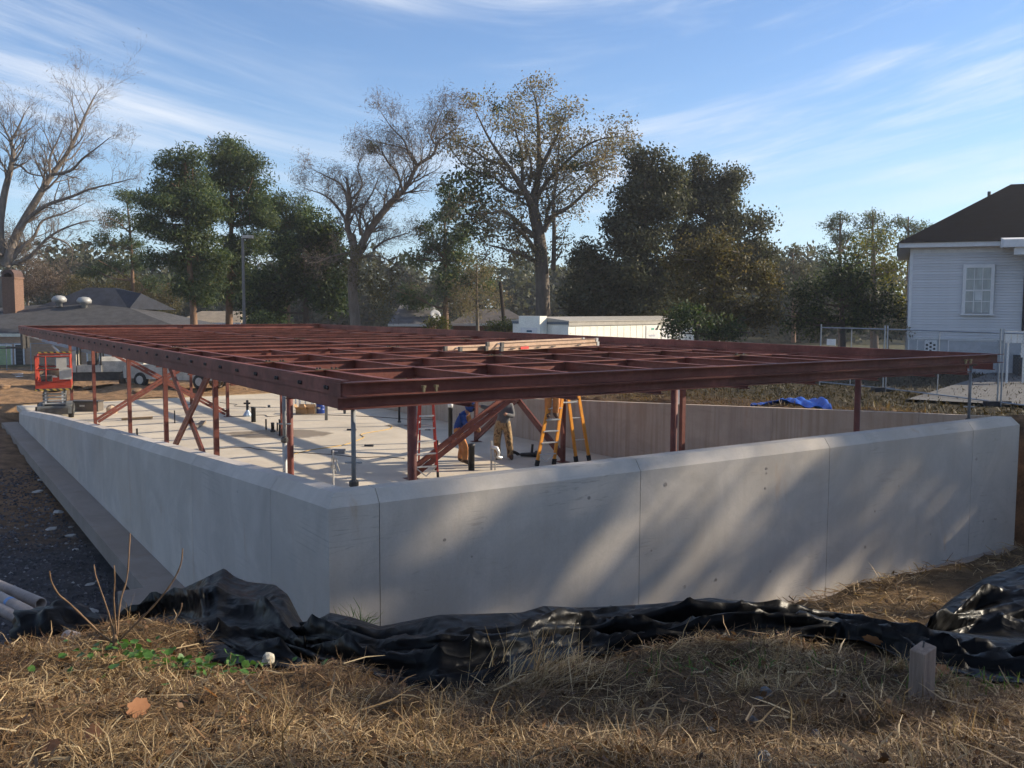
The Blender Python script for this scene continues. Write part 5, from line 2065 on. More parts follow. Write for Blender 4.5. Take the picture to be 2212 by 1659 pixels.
# 3. understory
SH = dict(dens=6.5, rscale=1.1, k=12, spread=.5, size=.34, aspect=.6, cat='tree')
blob_tree('evergreen_tree', 'dark dense evergreen between the pines and the leaning bare tree', gb(660, 64), [
    (640, 560, 60, 50), (700, 540, 50, 46), (600, 610, 58, 50), (665, 630, 64, 50), (720, 620, 40, 50), (570, 660, 50, 40), (690, 500, 40, 34)],
    64, ([(662, 740), (660, 640), (655, 540)], .25, .08), BARKD, EVER, 25, **SH)
blob_tree('brown_shrub', 'brown leafless thicket under the leftmost pine', gb(250, 93), [
    (200, 640, 54, 34), (260, 630, 54, 44), (320, 640, 50, 40), (360, 650, 40, 36), (170, 610, 28, 20)],
    93, ([(255, 720), (255, 660), (250, 610)], .14, .05), BARK, OLIVE, 26, dens=4.2, k=12, spread=.5, size=.28, aspect=.4, cat='shrub')
blob_tree('brown_shrub', 'tan brush mass at the left edge behind the chimney', gb(60, 95), [
    (40, 560, 60, 60), (90, 600, 62, 40), (0, 520, 40, 50), (130, 612, 30, 24), (20, 620, 60, 40)],
    95, ([(60, 700), (60, 620), (55, 540)], .16, .05), BARK, TWIG, 27, dens=4.4, k=12, spread=.55, size=.26, aspect=.35, cat='shrub')

# 4. the leaning bare tree in the middle
limb_tree('bare_tree', 'leaning half bare tree with one long limb reaching right', gb(766, 58), [
    (pxl(q2, (905, 1800), (890, 1650), (868, 1400), (870, 1250), (880, 1150), (862, 1020)), .62, .42),
    (pxl(q2, (890, 1190), (940, 1060), (1000, 960), (1100, 830), (1180, 750), (1230, 690), (1290, 570), (1390, 500), (1440, 400), (1540, 330)), .46, .06),
    (pxl(q2, (1290, 570), (1240, 500), (1200, 400), (1130, 330), (1060, 230)), .16, .03),
    (pxl(q2, (1420, 440), (1380, 380), (1420, 280), (1460, 190)), .14, .03),
    (pxl(q2, (1290, 560), (1230, 470), (1100, 430), (960, 400)), .12, .03),
    (pxl(q2, (1190, 720), (1160, 620), (1110, 560), (1070, 500)), .16, .10),
    (pxl(q2, (862, 1060), (830, 940), (850, 820), (840, 720)), .34, .20),
    (pxl(q2, (830, 930), (760, 830), (680, 760), (560, 720)), .20, .03),
    (pxl(q2, (840, 830), (800, 700), (700, 640), (620, 600)), .16, .03),
    (pxl(q2, (850, 800), (930, 700), (900, 580), (940, 500)), .15, .03),
    (pxl(q2, (920, 1020), (920, 880), (1000, 740), (1040, 640)), .16, .03),
    (pxl(q2, (1000, 1120), (1060, 1070), (1130, 1040), (1230, 1010)), .15, .05),
    (pxl(q2, (840, 1140), (740, 1160), (640, 1200)), .15, .05),
    (pxl(q2, (900, 1180), (1040, 1160), (1180, 1240), (1300, 1340)), .12, .03),
], 58, .5, BARK, 31, lvl=2, kids=5, Lk=.24, spread=.7, up=.08, leaf=TWIG, leaf_n=2, leaf_s=.24, leaf_spread=.4, leaf_a=.09, RK=.58)
blob_tree('vine_thicket', 'dry vines hanging around the trunk of the leaning bare tree', gb(800, 57), [
    (790, 620, 34, 60), (830, 650, 36, 50), (770, 560, 20, 50), (840, 600, 24, 40)], 57, None, BARK, OLIVE, 32, dens=3.4, k=10, spread=.35, size=.24, aspect=.35, cat='shrub')

# 5. trees in the middle distance
blob_tree('pine_tree', 'dark pine standing between the leaning bare tree and the brown leaved tree', gb(962, 76), [
    (960, 460, 44, 26), (930, 500, 40, 26), (985, 505, 44, 30), (950, 545, 50, 26), (910, 560, 34, 20), (1005, 560, 40, 34), (960, 610, 56, 36), (1040, 600, 36, 36), (900, 640, 50, 36), (975, 420, 30, 20)],
    76, ([(964, 740), (962, 620), (960, 450)], .28, .07), BARKP, PINE, 33, dens=4.2, k=16, spread=.42, size=.42, aspect=.3, flat=.7, up_bias=.5)
blob_tree('brown_shrub', 'bare brown small tree before the dark pine', gb(1030, 68), [
    (1030, 590, 42, 44), (1000, 630, 40, 30), (1060, 640, 44, 36), (1020, 665, 60, 22)],
    68, ([(1032, 720), (1030, 650), (1030, 570)], .14, .05), BARK, RUST, 34, dens=3.6, k=12, spread=.5, size=.24, aspect=.35, cat='tree')

# 6. the tall tree with rusty leaves
t7, tips7 = limb_tree('oak_tree', 'tallest tree with sparse rusty leaves in the middle of the skyline', gb(1175, 62), [
    (pxl(q3, (690, 1760), (680, 1640), (672, 1300), (655, 1050), (615, 850), (620, 760)), .72, .40),
    (pxl(q3, (615, 860), (570, 760), (500, 650), (440, 560), (330, 400), (240, 220)), .34, .04),
    (pxl(q3, (620, 780), (650, 600), (650, 400), (640, 200), (620, 110)), .32, .04),
    (pxl(q3, (630, 790), (700, 680), (780, 600), (900, 560), (1000, 540)), .22, .04),
    (pxl(q3, (650, 620), (720, 470), (790, 330), (820, 250)), .20, .04),
    (pxl(q3, (650, 1050), (560, 980), (430, 870), (330, 880), (140, 890)), .26, .04),
    (pxl(q3, (645, 1150), (560, 1030), (480, 960), (330, 930)), .24, .04),
    (pxl(q3, (640, 1200), (560, 1160), (450, 1120), (330, 1090)), .22, .06),
    (pxl(q3, (680, 1000), (740, 900), (860, 830), (1000, 700), (1090, 640)), .26, .04),
    (pxl(q3, (560, 750), (450, 730), (350, 640), (180, 580), (60, 440)), .18, .03),
    (pxl(q3, (745, 1250), (750, 1000), (745, 800), (770, 600), (780, 450)), .24, .05),
    (pxl(q3, (780, 600), (900, 480), (1040, 400), (1180, 380)), .16, .03),
    (pxl(q3, (920, 580), (1060, 530), (1130, 500), (1220, 490)), .14, .03),
    (pxl(q3, (440, 560), (330, 540), (240, 480), (140, 420)), .14, .03),
    (pxl(q3, (540, 700), (540, 500), (500, 350), (480, 200)), .16, .03),
    (pxl(q3, (590, 700), (600, 560), (560, 420), (560, 300)), .14, .03),
    (pxl(q3, (700, 950), (720, 820), (850, 700), (960, 620)), .16, .03),
], 62, .6, BARK2, 41, lvl=1, kids=5, Lk=.20, RK=.78, spread=.8, up=.02, sp_every=1, leaf=RUST, leaf_n=11, leaf_s=.16, leaf_spread=.45)
rng = np.random.default_rng(5)
for x, y, r in ((q3(790, 280) + (26,)), (q3(800, 570) + (34,)), (q3(380, 200) + (20,)), (q3(480, 520) + (24,)), (q3(880, 580) + (16,)), (q2(1500, 255) + (12,)), (q2(1000, 450) + (9,))):
    c = at_y(x, y, 61)
    o = quads('mistletoe', EVER, cloud(in_blob(c, (r * .024,) * 3, 22, rng, .1), 12, .3, .17, .5, rng), t7)
    o['kind'] = 'stuff'
C = np.array([np.array(at_y(*q3(rng.uniform(60, 330), rng.uniform(600, 1060)), 62 + rng.uniform(-4, 4))) for _ in range(110)])
quads('crown', EVER, cloud(C, 14, .5, .28, .6, rng), t7)

# 7. the live oak mass
OK_ = dict(dens=8.0, rscale=1.08, k=14, spread=.5, size=.30, aspect=.6, flat=.75)
blob_tree('live_oak', 'big dark live oak with a pointed top right of the rusty tree', gb(1400, 60), [
    (1400, 352, 40, 34), (1385, 400, 54, 40), (1440, 390, 40, 40), (1360, 450, 60, 40), (1425, 450, 56, 44), (1330, 500, 56, 40), (1390, 520, 64, 46), (1290, 560, 50, 40), (1350, 590, 64, 46), (1420, 590, 60, 50), (1270, 620, 50, 44), (1340, 660, 70, 40), (1410, 660, 60, 40), (1240, 660, 50, 36)],
    60, ([(1385, 760), (1380, 640), (1390, 520), (1400, 400)], .5, .12), BARKD, OAK, 42, **OK_)
blob_tree('live_oak', 'grey green live oak with two rounded tops beside the pointed one', gb(1540, 62), [
    (1500, 378, 40, 32), (1480, 430, 50, 40), (1530, 430, 46, 38), (1585, 385, 34, 30), (1570, 430, 40, 36), (1500, 490, 60, 44), (1570, 490, 50, 44), (1540, 550, 70, 50), (1610, 560, 46, 44), (1480, 560, 56, 46), (1640, 480, 26, 28), (1655, 545, 22, 30)],
    62, ([(1540, 760), (1540, 600), (1530, 430)], .5, .12), BARKD, OAK, 43, **OK_)
blob_tree('leafy_tree', 'olive brown leafy tree overhanging the right end of the trailer', gb(1520, 46, .6), [
    (1500, 560, 60, 50), (1560, 540, 60, 50), (1610, 590, 56, 56), (1540, 620, 74, 50), (1480, 640, 50, 44), (1600, 660, 70, 46), (1660, 620, 40, 50), (1650, 680, 44, 36), (1480, 690, 46, 30), (1560, 700, 60, 34)],
    46, ([(1545, 770), (1540, 690), (1545, 600), (1555, 530)], .18, .05), BARK, OLIVE, 44, dens=7.5, k=12, spread=.36, size=.22, aspect=.6)
blob_tree('green_bush', 'glossy green bush in front of the trailer end', gb(1500, 40, 1.0), [
    (1490, 690, 46, 36), (1540, 700, 40, 34), (1455, 715, 24, 22), (1580, 715, 36, 26)],
    40, ([(1505, 780), (1505, 720), (1500, 690)], .10, .04), BARKD, EVER, 45, dens=9, k=10, spread=.28, size=.20, aspect=.65, cat='bush')
blob_tree('far_pine', 'small rounded far pine in the gap left of the right bushes', gb(1715, 95), [(1712, 548, 24, 18), (1700, 575, 36, 18), (1735, 590, 34, 22), (1690, 610, 40, 26), (1740, 625, 44, 30)],
    95, ([(1714, 740), (1714, 620), (1712, 545)], .25, .08), BARKP, OAK, 46, dens=3.2, k=14, spread=.5, size=.42, aspect=.4)
# 8. right group
for i, (x, y, lb, bl) in enumerate((
    (1815, 462, 'far pine with an open rounded crown, left of three by the house', [(1790, 488, 22, 20), (1820, 476, 26, 20), (1805, 515, 26, 16), (1780, 545, 18, 18), (1835, 510, 22, 18), (1790, 575, 26, 14)]),
    (1885, 455, 'far pine, middle and highest of the three left of the house', [(1885, 470, 26, 20), (1862, 492, 20, 16), (1905, 495, 20, 18), (1885, 520, 26, 16)]),
    (1962, 468, 'far pine touching the house eave, right of the three', [(1950, 480, 24, 18), (1985, 492, 24, 20), (1960, 515, 28, 16), (1990, 520, 16, 12)]))):
    blob_tree('pine_tree', lb, gb(x, 92), bl, 92, ([(x, 760), (x, 600), (x, y)], .28, .08), BARKP, PINE, 50 + i, dens=3.4, k=14, spread=.42, size=.40, aspect=.3, flat=.7, up_bias=.5)
blob_tree('leafy_tree', 'yellow brown autumn tree below the far pines by the house', gb(1890, 58, .6), [
    (1860, 540, 40, 34), (1905, 530, 40, 40), (1935, 580, 36, 50), (1890, 590, 50, 40), (1950, 650, 30, 50)],
    58, ([(1892, 780), (1890, 640), (1888, 520)], .2, .06), BARK, YEL, 54, dens=3.6, k=12, spread=.42, size=.24, aspect=.55)
blob_tree('green_bush', 'large dark green thicket behind the fence left of the white house', gb(1820, 47, 1.0), [
    (1800, 590, 50, 40), (1750, 640, 50, 44), (1820, 640, 60, 50), (1880, 640, 50, 54), (1770, 690, 60, 36), (1850, 690, 64, 36), (1715, 690, 36, 34), (1925, 690, 36, 44), (1840, 570, 30, 26)],
    47, ([(1822, 800), (1820, 700), (1815, 600)], .18, .06), BARKD, EVER, 55, dens=6.5, k=12, spread=.36, size=.22, aspect=.6, cat='bush')
blob_tree('brown_shrub', 'rusty low shrub at the foot of the thicket behind the fence', gb(1925, 40, 1.2), [(1915, 705, 22, 18), (1940, 715, 24, 18), (1895, 718, 18, 12)], 40, ([(1918, 790), (1918, 720)], .06, .03), BARK, RUST, 56, dens=7, k=10, spread=.25, size=.18, aspect=.5, cat='shrub')
# low shrubs along the far rim
for i, (x, y, rx, ry, lb) in enumerate(((945, 697, 26, 14, 'low yellow green bush under the satellite dish'), (1090, 704, 34, 14, 'low yellow green bush left of the trailer'), (560, 690, 30, 18, 'low green bush at the foot of the lamp post'), (405, 760, 50, 30, 'green bush seen below the steel left of the crossing braces'))):
    Y = (66, 60, 60, 56)[i]
    blob_tree('green_bush', lb, gb(x, Y), [(x, y, rx, ry), (x + rx * .6, y + 5, rx * .7, ry * .8), (x - rx * .6, y + 6, rx * .6, ry * .7)], Y, ([(x, y + 40), (x, y)], .06, .03), BARKD, YEL if i < 2 else EVER, 60 + i, dens=7, k=10, spread=.3, size=.2, aspect=.6, cat='bush')

# 9. the wood closing the distance
rng = np.random.default_rng(77)
V = []
for i in range(230):
    x = rng.uniform(-700, 2900)
    Y = rng.uniform(125, 190)
    p = at_y(x, 664, Y)
    h = rng.uniform(9, 15)
    r = rng.uniform(3, 6)
    C = in_blob((p.x, p.y, h * .42), (r, r, h * .55), int(26 * r), rng, .5)
    V.append(cloud(C, 8, .8, .9, .6, rng))
o = quads('distant_wood', OAK, np.concatenate(V))
tag(o, 'continuous line of distant woodland behind the houses', 'woodland', kind='stuff')

# 10. trees standing right of the view; their shade dapples the front wall
n_ = Vector((-SUN_DIR.y, SUN_DIR.x, 0)).normalized()
s_ = Vector((SUN_DIR.x, SUN_DIR.y, 0)).normalized()
te = math.tan(SUN_EL)


def shade_tree(nn, dist, zc, rn, rz, seed, lobes, lr, dens, label):
    """a crown of separate dense clumps, standing nn across and dist along the sun's bearing"""
    c = n_ * nn + s_ * dist
    rng = np.random.default_rng(seed)
    t = thing('shade_tree', label, 'tree', (c.x, c.y, 1.4), 0, 'trees beyond the right edge')
    mb = MB()
    rnd = random.Random(seed)
    mb.tube([(c.x, c.y, 1.2), (c.x + .1, c.y, zc * .5), (c.x, c.y, zc + rz * .5)], [.40, .28, .08], 8, False)
    cs = []
    for k in range(lobes):
        while True:
            q = Vector((rnd.uniform(-1, 1), rnd.uniform(-1, 1), rnd.uniform(-1, 1)))
            if q.length < 1:
                break
        e = c + n_ * q.x * rn + s_ * q.y * rn + Vector((0, 0, zc + q.z * rz))
        st_ = Vector((c.x, c.y, max(4, e.z - abs(q.x) * rn * .8 - 1)))
        mb.tube([st_, (st_ + e) / 2 + Vector((0, 0, -.2)), e], [.15, .09, .03], 5, False)
        cs.append(e)
    mb.build('trunk', BARKD, t, True, fix=False)
    V = []
    for e in cs:
        k = rnd.uniform(.7, 1.3)
        C = in_blob(e, (lr * k, lr * k, lr * k * .62), int(dens * k * k), rng, .1)
        V.append(cloud(C, 16, .34, .30, .6, rng))
    quads('crown', OAK, np.concatenate(V), t)


shade_tree(10.0, 42, 19.4, 3.8, 3.8, 131, 50, .36, 8, 'tall clumpy oak right of the view, dappling the left of the front wall')
shade_tree(14.2, 44, 15.6, 3.8, 4.0, 132, 54, .36, 8, 'lower clumpy oak right of the view, dappling the far end of the front wall')
shade_tree(1.2, 34, 17.2, 2.8, 2.8, 106, 13, .5, 14, 'clumpy oak right of the view nearest the viewer')
# ================================================================== straw, grass and litter on the bank
STRAW = leafmat('dry straw', [(0, (.13, .075, .034)), (.3, (.28, .178, .080)), (.65, (.45, .31, .155)), (.92, (.66, .51, .29)), (1, (.26, .13, .05))], .25, .55)
STRAWD = leafmat('old brown straw', [(0, (.06, .032, .014)), (.5, (.13, .072, .032)), (1, (.26, .165, .08))], .2, .6)
GRASS = leafmat('green grass', [(0, (.045, .10, .015)), (.6, (.09, .18, .03)), (1, (.18, .24, .06))], .4, .5)


def blades(X, Y, rng, L, wid, lift, mat, name, label, dz=0.0, curl=.3, az=None, kind='stuff', cat='straw', parent=None):
    n = len(X)
    Z = height(X, Y) + dz
    a = rng.uniform(0, 2 * np.pi, n) if az is None else az
    l = L * rng.uniform(.5, 1.5, n)
    el = np.abs(rng.normal(0, 1, n)) * lift
    el = np.clip(el, .02, 1.45)
    d = np.stack([np.cos(a) * np.cos(el), np.sin(a) * np.cos(el), np.sin(el)], 1)
    sd = np.stack([-np.sin(a), np.cos(a), np.zeros(n)], 1)
    tw = rng.uniform(-1, 1, n)[:, None]
    sd = sd + np.array((0, 0, 1)) * tw * .8
    w = (wid * rng.uniform(.5, 1.5, n))[:, None]
    p0 = np.stack([X, Y, Z + rng.uniform(0, .015, n)], 1)
    mid = p0 + d * (l * .55)[:, None]
    dn = d.copy()
    dn[:, 2] -= curl * rng.uniform(0, 2, n)
    bend = rng.normal(0, .35, n)[:, None]
    dn = dn + sd * bend
    dn /= np.linalg.norm(dn, axis=1)[:, None]
    p1 = mid + dn * (l * .45)[:, None]
    hz = height(p1[:, 0], p1[:, 1])
    p1[:, 2] = np.maximum(p1[:, 2], hz + .004)
    mid[:, 2] = np.maximum(mid[:, 2], height(mid[:, 0], mid[:, 1]) + .006)
    # two quads sharing an edge -> one island
    V = np.stack([p0 - sd * w * .5, p0 + sd * w * .5, mid + sd * w * .45, mid - sd * w * .45, p1 + sd * w * .12, p1 - sd * w * .12], 1).reshape(-1, 3)
    me = bpy.data.meshes.new(name)
    o = bpy.data.objects.new(name, me)
    COL.objects.link(o)
    org = np.array([V[:, 0].mean(), V[:, 1].mean(), V[:, 2].min()])
    if parent is None:
        o.location = org
    else:
        o.parent = parent
        org = np.array(parent.location)
    V = V - org
    me.vertices.add(n * 6)
    me.vertices.foreach_set('co', V.astype(np.float32).ravel())
    b = np.arange(n)[:, None] * 6
    F = np.concatenate([b + np.array([[0, 1, 2, 3]]), b + np.array([[3, 2, 4, 5]])], 1).reshape(-1)
    me.loops.add(n * 8)
    me.loops.foreach_set('vertex_index', F.astype(np.int32))
    me.polygons.add(n * 2)
    me.polygons.foreach_set('loop_start', np.arange(0, n * 8, 4, dtype=np.int32))
    me.polygons.foreach_set('loop_total', np.full(n * 2, 4, dtype=np.int32))
    me.update(calc_edges=True)
    me.materials.append(mat)
    if parent is None:
        tag(o, label, cat, kind=kind)
    return o


rng = np.random.default_rng(9)


def scatter(n, x0, x1, y0, y1, fn=None, pw=1.0):
    X = rng.uniform(x0, x1, n * 3)
    Y = y0 + (y1 - y0) * rng.random(n * 3) ** pw
    keep = np.abs(X) < Y * .82 + 1.0
    X, Y = X[keep], Y[keep]
    if fn is not None:
        k = rng.random(len(X)) < fn(X, Y)
        X, Y = X[k], Y[k]
    return X[:n], Y[:n]


def clump(X, Y):
    return np.clip(.45 + 3.2 * fbm(X * 1.6, Y * 1.6), .03, 1)


PXB = np.array([(380, 9), (395, 6.0), (448, 4.98), (600, 4.75), (780, 4.45), (950, 4.15), (1100, 4.3), (1250, 4.9), (1500, 5.0), (1800, 5.15), (1990, 4.5), (2300, 4.2)])


def off_plastic(X, Y):
    px = 1106 + 2007 * X / Y
    return (Y < np.interp(px, PXB[:, 0], PXB[:, 1], left=99, right=4.2) - .02)


X, Y = scatter(80000, -5.4, 5.8, 2.3, 6.3, lambda x, y: clump(x, y) * off_plastic(x, y))
blades(X, Y, rng, .085, .0024, .34, STRAW, 'dry_grass', 'pale dry straw grass covering the near bank')
X, Y = scatter(78000, -5.4, 5.8, 2.3, 6.6, off_plastic)
blades(X, Y, rng, .075, .0024, .38, STRAWD, 'dead_grass', 'matted brown dead grass under the straw on the near bank')
X, Y = scatter(1900, -5.4, 5.8, 2.3, 6.0, lambda x, y: np.clip(.3 + 3 * fbm(x * 2 + 9, y * 2), .0, 1) * off_plastic(x, y))
blades(X, Y, rng, .13, .0040, .70, STRAW, 'tall_dry_grass', 'upright dry stalks rising above the straw on the near bank')
cx, cy = scatter(150, -3.6, 3.8, 2.5, 5.0, off_plastic)
X = np.repeat(cx, 46) + rng.normal(0, .035, 46 * len(cx))
Y = np.repeat(cy, 46) + rng.normal(0, .03, 46 * len(cx))
blades(X, Y, rng, .10, .0028, .75, STRAW, 'grass_tussocks', 'small rooted tussocks of dry grass dotting the near bank', curl=.35)
# broken stems and leaf litter
X, Y = scatter(900, -4.2, 4.6, 2.3, 6.0, off_plastic)
blades(X, Y, rng, .17, .0062, .16, STRAW, 'broken_stems', 'broken pale stems lying on the near bank', dz=.02, curl=.05)
X, Y = scatter(2600, -4.2, 4.6, 2.3, 6.2, off_plastic)
P_ = np.stack([X, Y, height(X, Y) + rng.uniform(.01, .045, len(X))], 1)
o = quads('leaf_litter', leafmat('leaf litter', [(0, (.05, .028, .014)), (.5, (.12, .06, .026)), (1, (.22, .12, .055))], .2), rot_quads(P_, .03, .7, rng, 0))
tag(o, 'brown leaf litter scattered through the straw', 'litter', kind='stuff')
# tuft of tall dry grass in the middle
c = at_y(1165, 1440, 4.35)
X = rng.normal(c.x, .16, 420)
Y = rng.normal(c.y, .12, 420)
blades(X, Y, rng, .20, .0042, .6, STRAW, 'grass_tuft', 'tall tuft of dry orange grass leaning right before the black plastic', az=rng.normal(.35, .7, 420), curl=.12)
# straw on the low ground before the wall
X = rng.uniform(2.5, 14, 26000)
Y = rng.uniform(7.5, 17.5, 26000)
_, _, A_, B_ = zones(X, Y)
k = (B_ < -.05) & (A_ < 14.2) & (X > Y * .15) & (rng.random(26000) < np.clip(.6 + 2 * fbm(X * .9, Y * .9), .05, 1))
blades(X[k], Y[k], rng, .22, .013, .30, STRAW, 'straw_mulch', 'thick straw mulch lying against the foot of the front wall', dz=.01)
# bank and lawn behind the right wall
n = 30000
A_ = rng.uniform(13.7, 18.5, n)
B_ = rng.uniform(-2, 30, n)
X = ORG.x + AX.x * A_ + BX.x * B_
Y = ORG.y + AX.y * A_ + BX.y * B_
k = rng.random(n) < np.clip(.35 + 2.6 * fbm(X * .8, Y * .8), .03, 1)
X, Y = X[k], Y[k]
blades(X, Y, rng, .17, .016, .7, leafmat('bank grass', [(0, (.06, .038, .016)), (.4, (.13, .082, .036)), (.75, (.24, .155, .07)), (1, (.12, .11, .035))], .3), 'bank_grass', 'rough brown grass on the bank behind the right wall')
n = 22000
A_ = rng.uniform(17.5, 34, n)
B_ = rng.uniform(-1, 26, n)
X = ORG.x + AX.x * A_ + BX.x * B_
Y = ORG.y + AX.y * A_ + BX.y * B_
blades(X, Y, rng, .13, .03, .8, leafmat('lawn grass', [(0, (.026, .026, .011)), (.5, (.048, .040, .019)), (1, (.10, .075, .036))], .3), 'lawn', 'winter lawn in front of the white house, tree shade darkened into its colour', cat='grass')  # shade of the trees is mixed into the grass colour
# green patches
for i, (x, y, d, n, L, lb) in enumerate(((420, 1370, 5.9, 90, .16, 'small bright green grass tuft left of the black plastic'), (772, 1338, 8.6, 110, .20, 'bright green grass tuft at the foot of the wall corner'), (1560, 1445, 4.5, 120, .07, 'thin green grass along the plastic edge on the right'), (2100, 1485, 4.3, 140, .06, 'short green moss grass right of the stake'))):
    c = at_y(x, y, d)
    X = rng.normal(c.x, .07 if i < 2 else .3, n)
    Y = rng.normal(c.y, .05 if i < 2 else .08, n)
    blades(X, Y, rng, L, .006, .9, GRASS, 'grass_tuft', lb, curl=.15, cat='grass', dz=(0 if i != 1 else float(c.z - height(c.x, c.y)) - .1))
# ground ivy: lobed leaves, patch on the left
c0 = at_y(400, 1430, 4.75)
ivy = thing('weed_patch', 'patch of round green ground ivy leaves in the straw on the left', 'weeds', (c0.x, c0.y, float(height(c0.x, c0.y))))
IVY = leafmat('ivy leaf', [(0, (.035, .10, .02)), (.5, (.07, .17, .035)), (1, (.14, .25, .06))], .35, .45)
mbs = MB()
leaf_me = None
for i in range(170):
    x, y = float(rng.normal(c0.x - .02, .24)), float(rng.normal(c0.y - .18, .17))
    z = float(height(x, y)) + rng.uniform(.03, .11)
    r = rng.uniform(.013, .027)
    if leaf_me is None:
        mb = MB()
        ring = []
        for k in range(14):
            t = 2 * math.pi * k / 14
            rr = 1 + .16 * math.cos(5 * t) - (.35 if k == 0 else 0)
            ring.append((rr * math.cos(t), rr * math.sin(t), .10 * math.sin(2 * t)))
        mb.add([(0, 0, -.12)] + ring, [(0, k + 1, (k + 1) % 14 + 1) for k in range(14)])
        o = mb.build('leaf', IVY, ivy, True, local=True)
        leaf_me = o
    else:
        o = link_copy(leaf_me, 'leaf', ivy, (0, 0, 0))
    o.location = Vector((x, y, z)) - ivy.location
    o.scale = (r, r, r)
    o.rotation_euler = (rng.normal(.25, .4), rng.normal(0, .4), rng.uniform(0, 6))

# ------------------------------------------------------------------ sapling
p0 = at_y(245, 1445, 4.55)
p0.z = float(height(p0.x, p0.y)) - .01
Ys = 4.55
SAP = M('sapling bark', (.19, .115, .062), .8, .25, 14, .4)
sap = thing('sapling', 'leafless cut sapling with thin upright shoots in the left foreground', 'sapling', p0)


def e1(x, y):
    return (x / 1.9518) * .6777, (1300 + y / 1.9518) * .6777


def shoot(nm, pts, ra, rb, off=0):
    P = smooth_path([at_y(*e1(*q), Ys + off * i / (len(pts) - 1)) for i, q in enumerate(pts)], 4)
    n = len(P)
    rad = [(ra + (rb - ra) * i / (n - 1)) * (1.35 if i % 4 == 2 else 1.0) for i in range(n)]
    o = MB().tube(P, rad, 7).build(nm, SAP, sap, True)
    return o


MB().tube([p0, at_y(*e1(718, 1520), Ys), at_y(*e1(715, 1440), Ys), at_y(*e1(718, 1405), Ys)], [.013, .012, .014, .010], 8).build('stump', SAP, sap, True)
shoot('shoot', [(700, 1460), (620, 1400), (540, 1320), (430, 1215), (365, 1160), (320, 1080), (308, 1015)], .0052, .003, -.15)
shoot('shoot', [(712, 1420), (690, 1330), (660, 1230), (625, 1130), (595, 1040), (585, 975)], .0046, .0026, .1)
shoot('shoot', [(725, 1415), (715, 1300), (708, 1180), (714, 1080), (710, 980)], .0046, .0026, -.1)
shoot('shoot', [(730, 1415), (738, 1290), (755, 1180), (790, 1060), (803, 900), (810, 780)], .0052, .0026, .12)
shoot('shoot', [(740, 1450), (820, 1370), (900, 1290), (1000, 1180), (1080, 1070), (1125, 970), (1137, 875)], .0052, .0026, -.05)
shoot('shoot', [(1060, 1365), (1100, 1300), (1125, 1255), (1132, 1215)], .0032, .0026, 0)

# ------------------------------------------------------------------ stake
p = at_y(1990, 1497, 4.05)
p.z = float(height(p.x, p.y)) - .05
STK = M('weathered stake', (.30, .215, .16), .85, .3, 5, .4, stretch=(5, 5, .5))
t = thing('wooden_stake', 'weathered square wooden stake standing before the black plastic', 'stake', p, R(28))
hs = .33
bm_ = MB().hexa([(-.040, -.040, 0), (.040, -.040, 0), (.040, .040, 0), (-.040, .040, 0), (-.038, -.038, hs - .03), (.040, -.040, hs - .005), (.038, .038, hs), (-.040, .040, hs - .03)])
o = bm_.build('post', STK, t, local=True)
bv = o.modifiers.new('b', 'BEVEL')
bv.width = .004
MB().tube([(0, 0, hs - .02), (.005, 0, hs + .012)], .004, 6).build('nail', DARKST, t, local=True)

# ------------------------------------------------------------------ black plastic sheeting
m, nt, b = mk('black sheeting')
g = NT(nt)
geo = g.n('ShaderNodeNewGeometry')
v = geo.outputs['Position']
dust = g.rng(g.noise(v, 4, 6, .65), .45, .75)
g.l(g.mix(g.math('MULTIPLY', dust, .2), (.0035, .0035, .0038), (.014, .0125, .011)), b.inputs['Base Color'])
g.l(g.rng(g.noise(v, 7, 4, .6), .3, .7, .28, .48), b.inputs['Roughness'])
b.inputs['Specular IOR Level'].default_value = .085
vo = g.n('ShaderNodeTexVoronoi')
vo.inputs['Scale'].default_value = 3.2
vm = g.n('ShaderNodeVectorMath', operation='ADD')
g.l(v, vm.inputs[0])
nv_ = g.n('ShaderNodeTexNoise')
nv_.inputs['Scale'].default_value = 3.0
g.l(v, nv_.inputs['Vector'])
g.l(nv_.outputs['Color'], vm.inputs[1])
g.l(vm.outputs[0], vo.inputs['Vector'])
g.bump(b, g.math('ADD', vo.outputs['Distance'], g.math('MULTIPLY', g.noise(v, 7, 4, .55, .8), .25)), .5, .06)
PLAS = m


def interp(tab, x):
    xs = [q[0] for q in tab]
    return float(np.interp(x, xs, [q[1] for q in tab]))


